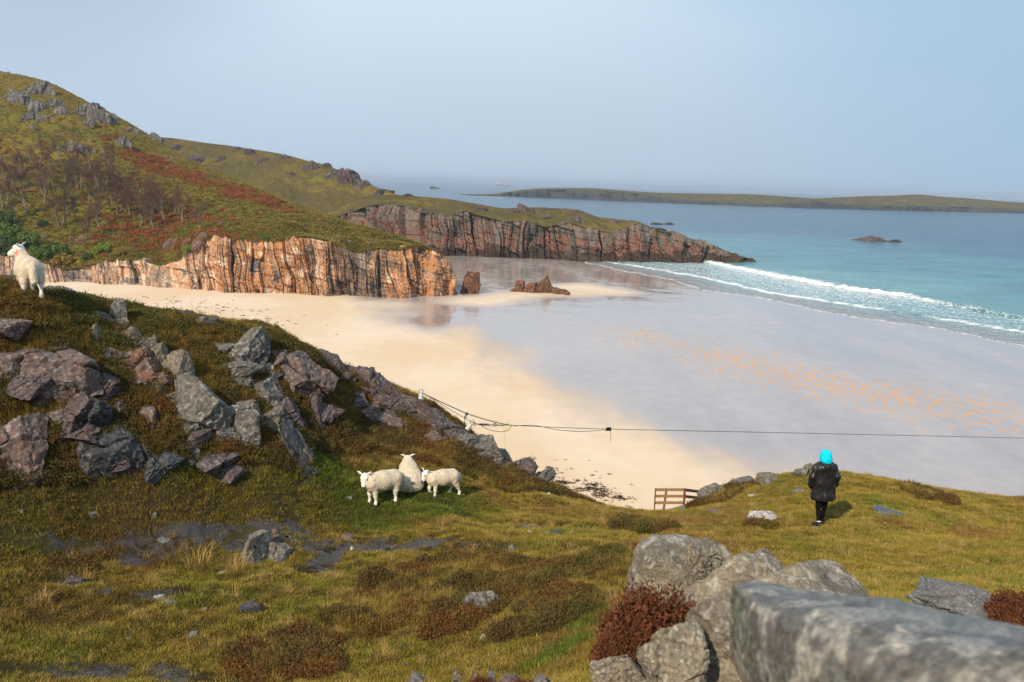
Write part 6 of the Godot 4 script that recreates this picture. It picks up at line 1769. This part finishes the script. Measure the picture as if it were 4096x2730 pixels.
func ring_mesh(r: float, w: float) -> ArrayMesh:
	var t := TorusMesh.new()
	t.inner_radius = r - w
	t.outer_radius = r + w
	t.rings = 24
	t.ring_segments = 10
	var a := t.get_mesh_arrays()
	var m := ArrayMesh.new()
	m.add_surface_from_arrays(Mesh.PRIMITIVE_TRIANGLES, a)
	return m

func lathe(prof: Array, n := 20) -> ArrayMesh:   # prof: Vector2(radius, height)
	var v := PackedVector3Array()
	var ix := PackedInt32Array()
	for p in prof:
		for j in n: v.append(Vector3(cos(j * TAU / n) * p.x, p.y, sin(j * TAU / n) * p.x))
	for i in prof.size() - 1:
		for j in n:
			var a := i * n + j
			var b := i * n + (j + 1) % n
			ix.append_array([a, a + n, b, b, a + n, b + n])
	return mesh_of(v, ix)

func board(size: Vector3, bevel := 0.006) -> ArrayMesh:
	var h := size * 0.5
	var v := PackedVector3Array()
	var ix := PackedInt32Array()
	var add := func(q: Array) -> void:
		var k := v.size()
		var c: Vector3 = (q[0] + q[1] + q[2]) / 3.0
		var nrm: Vector3 = (q[2] - q[0]).cross(q[1] - q[0])
		if nrm.dot(c) < 0: q.reverse()
		v.append_array(q)
		for j in range(1, q.size() - 1): ix.append_array([k, k + j, k + j + 1])
	for ax in 3:
		var u := (ax + 1) % 3
		var w := (ax + 2) % 3
		for s in [-1.0, 1.0]:
			var q := []
			for e in [[-1, -1], [-1, 1], [1, 1], [1, -1]]:
				var p := Vector3.ZERO
				p[ax] = s * h[ax]
				p[u] = e[0] * (h[u] - bevel)
				p[w] = e[1] * (h[w] - bevel)
				q.append(p)
			add.call(q)
			for t in [-1.0, 1.0]:
				var a := Vector3.ZERO
				a[ax] = s * h[ax]
				a[u] = t * (h[u] - bevel)
				var b := Vector3.ZERO
				b[ax] = s * (h[ax] - bevel)
				b[u] = t * h[u]
				var a2 := a
				var b2 := b
				a[w] = h[w] - bevel
				b[w] = h[w] - bevel
				a2[w] = -h[w] + bevel
				b2[w] = -h[w] + bevel
				add.call([a, b, b2, a2])
	return mesh_of(v, ix)

func zip_line() -> void:
	var steel := solid(lin(0.42, 0.44, 0.45), 0.45, 0.5)
	steel.metallic = 0.6
	var galv := solid(lin(0.55, 0.58, 0.57), 0.6, 0.4)
	var teal := solid(lin(0.015, 0.075, 0.095), 0.8, 0.3)
	var wire := solid(lin(0.035, 0.033, 0.035), 0.6, 0.4)
	var yellow := solid(lin(0.62, 0.56, 0.16), 0.85, 0.2)
	var rusty := solid(lin(0.22, 0.07, 0.035), 0.8, 0.3)
	var black := solid(lin(0.012, 0.012, 0.014), 0.5, 0.4)
	for q in [["galvanised eye bolt fixed high on the long slab", Vector3(-2.68, 23.63, -29.2), 0.0, "upper"], ["galvanised eye bolt fixed lower on the slab by the cable", Vector3(-1.23, 22.68, -29.5), 0.6, "lower"]]:
		var o := thing("eye_bolt", q[0], "eye bolt", q[1] + Vector3(0, -0.03, 0), "eye bolts of the zip wire")
		o.rotation.z = -q[2]
		put("socket", lathe([Vector2(0.075, -0.10), Vector2(0.072, 0.02), Vector2(0.05, 0.10), Vector2(0.035, 0.11), Vector2(0.001, 0.112)]), galv, o)
		var r := put("ring", ring_mesh(0.062, 0.014), steel, o)
		r.position.y = 0.175
		r.rotation.x = PI / 2
	# cables and ropes: each a thing of its own
	var one := func(called: String, label: String, pts: Array, r: float, m: Material, sag: float) -> void:
		tag(put(called, rope(pts, r, sag), m), label, "cable" if called == "cable" else "rope", "lines of the zip wire")
	one.call("cable", "long dark zip wire stretched to the right over the beach", [Vector3(-1.07, 22.67, -29.8), Vector3(0.1, 22.56, -30.2), Vector3(3.19, 22.34, -31), Vector3(11.71, 21.18, -36), Vector3(25.65, 19.3, -44), Vector3(45.64, 16.34, -56)], 0.009, wire, 0.0)
	one.call("rope", "teal rope running down from the upper eye bolt to the knot", [Vector3(-2.67, 23.63, -29.6), Vector3(-2.15, 23.34, -29.8), Vector3(-1.32, 22.96, -29.9)], 0.014, teal, 0.0)
	one.call("rope", "teal rope from the knot to the cable clamps", [Vector3(-1.32, 22.96, -29.9), Vector3(-0.68, 22.77, -30), Vector3(-0.02, 22.59, -30.1)], 0.013, teal, 0.02)
	one.call("cable", "dark cable from the upper eye bolt passing under the teal rope", [Vector3(-2.67, 23.62, -29.65), Vector3(-2.26, 23.37, -29.75), Vector3(-1.76, 23.04, -29.85), Vector3(-1.14, 22.71, -29.85), Vector3(-0.83, 22.59, -29.95), Vector3(-0.21, 22.58, -30.05)], 0.008, wire, 0.0)
	one.call("rope", "short teal loop hanging from the knot", [Vector3(-1.33, 22.94, -29.9), Vector3(-1.39, 22.88, -29.92), Vector3(-1.39, 22.78, -29.92), Vector3(-1.34, 22.83, -29.9), Vector3(-1.32, 22.93, -29.9)], 0.011, teal, 0.0)
	one.call("rope", "teal cord hanging straight from the knot to the slab", [Vector3(-1.36, 22.95, -29.9), Vector3(-1.39, 22.68, -29.92), Vector3(-1.39, 22.59, -29.9)], 0.009, teal, 0.0)
	one.call("cable", "slack loop of cable hanging below the turnbuckle", [Vector3(-0.87, 22.58, -29.95), Vector3(-0.64, 22.45, -30), Vector3(-0.29, 22.38, -30.05), Vector3(-0.02, 22.43, -30.1), Vector3(0.07, 22.58, -30.1)], 0.008, wire, 0.0)
	one.call("rope", "blue slack rope between the clamps and the black pulley", [Vector3(0.14, 22.54, -30.2), Vector3(0.8, 22.53, -30.4), Vector3(1.53, 22.34, -30.7), Vector3(2.33, 22.26, -30.9), Vector3(3.11, 22.32, -31)], 0.009, solid(lin(0.02, 0.07, 0.13), 0.8, 0.3), 0.0)
	one.call("rope", "yellow cord hanging down from the cable clamps", [Vector3(-0.18, 22.55, -30.1), Vector3(-0.15, 22.36, -30.1), Vector3(-0.11, 21.87, -30.15), Vector3(-0.1, 21.69, -30.15)], 0.006, yellow, 0.0)
	one.call("rope", "tangle of yellow cord wound round the cable clamps", [Vector3(-0.15, 22.56, -30.08), Vector3(-0.09, 22.69, -30), Vector3(0, 22.55, -30.12), Vector3(0.05, 22.46, -30.05), Vector3(-0.05, 22.38, -30.1), Vector3(-0.12, 22.63, -30), Vector3(-0.03, 22.65, -30.1), Vector3(0.04, 22.5, -30)], 0.006, yellow, 0.0)
	one.call("rope", "thin yellow cord along the teal rope below the knot", [Vector3(-1.28, 22.98, -29.85), Vector3(-0.76, 22.82, -29.95), Vector3(-0.14, 22.66, -30.05)], 0.004, yellow, 0.0)
	var kn := thing("rope_knot", "teal knot in the rope between eye bolt and clamps", "knot", Vector3(-1.32, 22.96, -29.9))
	put("turn", ring_mesh(0.03, 0.016), teal, kn).rotation = Vector3(1.2, 0.3, 0)
	put("turn", ring_mesh(0.026, 0.016), teal, kn).rotation = Vector3(0.2, 0.3, 1.2)
	# turnbuckle with shackles
	var a: Vector3 = Vector3(-1.11, 22.64, -29.85)
	var b: Vector3 = Vector3(-0.33, 22.59, -30.05)
	var o := thing("turnbuckle", "steel turnbuckle with rusty shackles tightening the zip wire", "turnbuckle", a)
	var d := b - a
	put("frame", rope([d * 0.24, d * 0.62], 0.014), steel, o)
	put("frame", rope([d * 0.24 + Vector3(0, 0.035, 0), d * 0.62 + Vector3(0, 0.035, 0)], 0.010), steel, o)
	put("screw", rope([d * 0.08 + Vector3(0, 0.017, 0), d * 0.80 + Vector3(0, 0.017, 0)], 0.009), steel, o)
	for f in [0.03, 0.84]:
		var s := put("shackle", ring_mesh(0.045, 0.013), rusty, o)
		s.position = d * f + Vector3(0, 0.012, 0)
		s.rotation.x = PI / 2
		put("pin", rope([Vector3(0, -0.03, -0.05), Vector3(0, 0.03, -0.05)], 0.012), rusty, s)
	for q in [[Vector3(-0.21, 22.57, -30.1), "small steel clamp next to the right end of the turnbuckle"], [Vector3(-0.02, 22.6, -30.1), "small steel clamp inside the tangle of yellow cord"], [Vector3(0.06, 22.59, -30.1), "small steel clamp where the long zip wire leaves the tangle"], [Vector3(-2.55, 23.56, -29.62), "small steel clamp just below the upper eye bolt"], [Vector3(-2.43, 23.48, -29.66), "second small steel clamp down from the upper eye bolt"]]:
		var cl := thing("cable_clamp", q[1], "clamp", q[0], "cable clamps of the zip wire")
		put("saddle", board(Vector3(0.035, 0.028, 0.03), 0.006), steel, cl)
		put("bow", ring_mesh(0.020, 0.006), steel, cl).rotation = Vector3(PI / 2, 0, 0)
		put("nut", board(Vector3(0.012, 0.05, 0.012), 0.003), steel, cl).position = Vector3(0, 0.015, 0.012)
	var t := thing("pulley_box", "black pulley trolley on the zip wire with a dangling cord", "pulley", Vector3(3.18, 22.34, -31))
	put("housing", board(Vector3(0.155, 0.115, 0.07), 0.01), black, t)
	for s in [-1.0, 1.0]:
		var w := put("wheel", lathe([Vector2(0.001, -0.012), Vector2(0.03, -0.012), Vector2(0.022, 0.0), Vector2(0.03, 0.012), Vector2(0.001, 0.012)], 16), steel, t)
		w.position = Vector3(s * 0.045, 0.045, 0)
		w.rotation.x = PI / 2
	put("lip", board(Vector3(0.05, 0.02, 0.05), 0.004), black, t).position = Vector3(-0.085, -0.05, 0)
	put("cord", rope([Vector3(0.06, -0.05, 0), Vector3(0.075, -0.16, 0), Vector3(0.078, -0.30, 0.0), Vector3(0.068, -0.41, 0)], 0.007), solid(lin(0.02, 0.09, 0.16), 0.8, 0.3), t)

func fence() -> void:
	var grainy := func(c: Color) -> StandardMaterial3D:
		var m := StandardMaterial3D.new()
		m.albedo_texture = grain(801, 256, 0.03, 4, [[0.0, (c * 0.45).linear_to_srgb()], [0.5, c.linear_to_srgb()], [1.0, (c * 1.35).linear_to_srgb()]])
		m.uv1_triplanar = true
		m.uv1_scale = Vector3(0.6, 7.0, 7.0)
		m.roughness = 0.85
		return m
	var pale: Material = grainy.call(Color(0.32, 0.185, 0.085))
	var brown: Material = grainy.call(Color(0.20, 0.095, 0.035))
	var postm: Material = grainy.call(Color(0.17, 0.07, 0.03))
	postm.uv1_scale = Vector3(7.0, 0.6, 7.0)
	var a: Vector3 = Vector3(6.78, 15.99, -44)
	var b: Vector3 = Vector3(8.1, 16.03, -44)
	var c: Vector3 = Vector3(11.42, 13.97, -50)
	var o := thing("fence", "wooden post and rail fence standing where the turf drops to the sand", "fence", Vector3(a.x, a.y - 0.5, a.z))
	var add := func(called: String, p: Vector3, q: Vector3, h: float, th: float, m: Material) -> MeshInstance3D:
		var l := p.distance_to(q)
		var up := called == "post" or called == "brace" or called == "strap"
		var r := put(called, board(Vector3(th, l, h) if up else Vector3(l, h, th), 0.008), m, o)
		r.position = (p + q) * 0.5 - o.position
		var d := (q - p).normalized()
		if up: r.basis = Basis(Vector3.BACK.cross(d).normalized() * -1.0, d, Vector3.ZERO).orthonormalized() if false else Basis(Quaternion(Vector3.UP, d))
		else: r.basis = Basis(Quaternion(Vector3.RIGHT, d))
		return r
	for y in [0.345, 0.035, -0.275]: add.call("rail", a + Vector3(0.0, y, -0.03), b + Vector3(0, y, -0.03), 0.135, 0.035, pale)
	for y in [0.345, 0.035]: add.call("rail", b + Vector3(0.04, y, 0.0), c + Vector3(0, y, 0), 0.14, 0.035, brown)
	add.call("post", a + Vector3(0, -1.3, 0), a + Vector3(0, 0.415, 0), 0.06, 0.06, brown)
	add.call("post", b + Vector3(0.02, -1.3, 0.02), b + Vector3(0.02, 0.425, 0.02), 0.10, 0.10, postm)
	add.call("post", c + Vector3(0, -1.6, -0.06), c + Vector3(0, 0.42, -0.06), 0.10, 0.10, postm)
	add.call("brace", a + Vector3(0.44, -0.62, -0.075), a + Vector3(0.52, 0.42, -0.075), 0.09, 0.09, brown)
	var s: Vector3 = b.lerp(c, 0.30)
	add.call("strap", s + Vector3(0, -0.10, 0.05), s + Vector3(0.02, 0.40, 0.05), 0.02, 0.03, solid(lin(0.5, 0.52, 0.52), 0.5, 0.5))

func seaweed() -> void:
	var m := tinted(0.75, 0.3)
	var kinds := []
	for k in 4:
		var g := RandomNumberGenerator.new()
		g.seed = 820 + k
		var st := [PackedVector3Array(), PackedColorArray(), PackedInt32Array()]
		for j in 46:
			var at := Vector3(g.randfn() * 0.36, 0.02 + g.randf() * 0.05, g.randfn() * 0.36)
			var d := Vector3(g.randfn(), g.randfn() * 0.25, g.randfn()).normalized()
			var e := at
			for q in 3:
				var nx := e + d * g.randf_range(0.08, 0.2)
				nx.y = maxf(0.01, nx.y)
				tube(st, e, nx, 0.030, 0.022, 4, Color(0.045, 0.030, 0.018) * g.randf_range(0.6, 1.5))
				e = nx
				d = (d + Vector3(g.randfn(), g.randfn() * 0.3, g.randfn()) * 0.5).normalized()
		kinds.append(mesh_of(st[0], st[2], st[1]))
	var i := 0
	for q in [["large seaweed clump nearest the last rock of the brow", Vector3(2.19, 1.55, -101.66), 1.1], ["lone seaweed clump out on the clean sand", Vector3(4.23, 1.55, -98.6), 0.8], ["dark seaweed clump, uppermost of those on the right", Vector3(8.3, 1.55, -93.25), 1.0], ["twin seaweed clump below the uppermost one", Vector3(8.03, 1.55, -91.93), 1.3], ["seaweed clump right of the twin clump", Vector3(8.98, 1.55, -91.32), 1.2], ["long seaweed clump in the middle of the drift line", Vector3(8.63, 1.55, -89.97), 1.5], ["rightmost seaweed clump near the fence", Vector3(10.54, 1.55, -89.4), 1.3], ["seaweed clump beside the rocks low on the brow", Vector3(5.33, 1.55, -93.6), 1.3], ["thin seaweed strand left of the middle clumps", Vector3(6.9, 1.55, -91.5), 1.2], ["ragged seaweed clump at the left of the drift line", Vector3(4.07, 1.55, -96), 1.1]]:
		var o := put("seaweed_clump", kinds[i % 4], m)
		o.position = Vector3(q[1].x, sand_height(q[1].x, q[1].z), q[1].z)
		o.scale = Vector3(q[2] * 0.75, q[2] * 0.8, q[2] * 0.9)
		o.rotation.y = i * 0.7
		tag(o, q[0], "seaweed", "seaweed clumps on the upper beach")
		i += 1
	var w := []
	var c := PackedColorArray()
	for k in 290:
		var p: Vector3
		if k < 110: p = (Vector3(2.75, 1.5, -99.16)).lerp(Vector3(10.33, 1.5, -87.69), rnd.randf()) + Vector3(rnd.randfn() * 1.6, 0, rnd.randfn() * 4.0)
		else: p = (Vector3(-80.42, 1.5, -221.87)).lerp(Vector3(-44.42, 1.5, -188.24), rnd.randf()) + Vector3(rnd.randfn() * 5.0, 0, rnd.randfn() * 5.0)
		w.append(Transform3D(Basis(Vector3.UP, rnd.randf() * TAU) * Basis.from_scale(Vector3.ONE * rnd.randf_range(0.08, 0.30) * (1.0 if k < 110 else 1.6)), Vector3(p.x, sand_height(p.x, p.z) + 0.01, p.z)))
		c.append(Color(1, 1, 1))
	scatter("seaweed", kinds[0], m, w, c, "scraps of dark seaweed strewn along the upper beach", "seaweed")

func ship() -> void:
	var at: Vector3 = Vector3(-156.83, 1.55, -11500)
	at.y = 0
	var o := thing("ship", "red and white supply ship far out in the haze", "ship", at)
	o.scale = Vector3.ONE * 1.5
	var red := solid(lin(0.30, 0.035, 0.04), 0.6, 0.4)
	var white := solid(lin(0.75, 0.75, 0.75), 0.6, 0.4)
	var grey_ := solid(lin(0.25, 0.27, 0.28), 0.6, 0.4)
	# hull: high bow to the left, low long working deck behind
	var prof := [[-58.0, 17.0, 1.0], [-52.0, 17.5, 7.0], [-36.0, 16.5, 11.0], [-30.0, 12.0, 11.5], [-22.0, 8.5, 12.0], [40.0, 7.5, 12.0], [55.0, 7.5, 11.0], [58.0, 7.5, 10.5]]
	var v := PackedVector3Array()
	var ix := PackedInt32Array()
	for p in prof:
		var bow: float = 8.0 if p[0] < -50.0 else 0.0
		v.append_array([Vector3(p[0] + bow, -2, -p[2] * 0.7), Vector3(p[0], p[1], -p[2]), Vector3(p[0], p[1], p[2]), Vector3(p[0] + bow, -2, p[2] * 0.7)])
	for i in prof.size() - 1:
		for j in 4:
			var a := i * 4 + j
			var b := i * 4 + (j + 1) % 4
			ix.append_array([a, a + 4, b, b, a + 4, b + 4])
	ix.append_array([0, 1, 2, 0, 2, 3, 28, 30, 29, 28, 31, 30])
	put("hull", mesh_of(v, ix), red, o)
	for q in [["deckhouse", Vector3(-40, 20.5, 0), Vector3(20, 8, 20)], ["bridge", Vector3(-38, 27.5, 0), Vector3(14, 7, 18)], ["wheelhouse", Vector3(-37, 33.5, 0), Vector3(12, 5, 20)]]:
		put(q[0], board(q[2], 0.6), white, o).position = q[1]
	put("mast", lathe([Vector2(1.4, 36), Vector2(1.0, 52), Vector2(0.1, 53)], 8), grey_, o).position = Vector3(-36, 0, 0)
	put("yard", board(Vector3(1.5, 1.2, 12), 0.2), grey_, o).position = Vector3(-36, 45, 0)
	put("funnel", board(Vector3(4, 9, 4), 0.5), grey_, o).position = Vector3(-27, 22, 6)

func _ready() -> void:
	rnd.seed = 7
	sky_and_sun()
	materials()
	near_ground()
	coast()
	sand()
	sea()
	crag()
	meadow_stones()
	shore_rocks()
	paths()
	near_plants()
	hill_plants()
	outcrops()
	flock()
	walker()
	zip_line()
	fence()
	seaweed()
	ship()
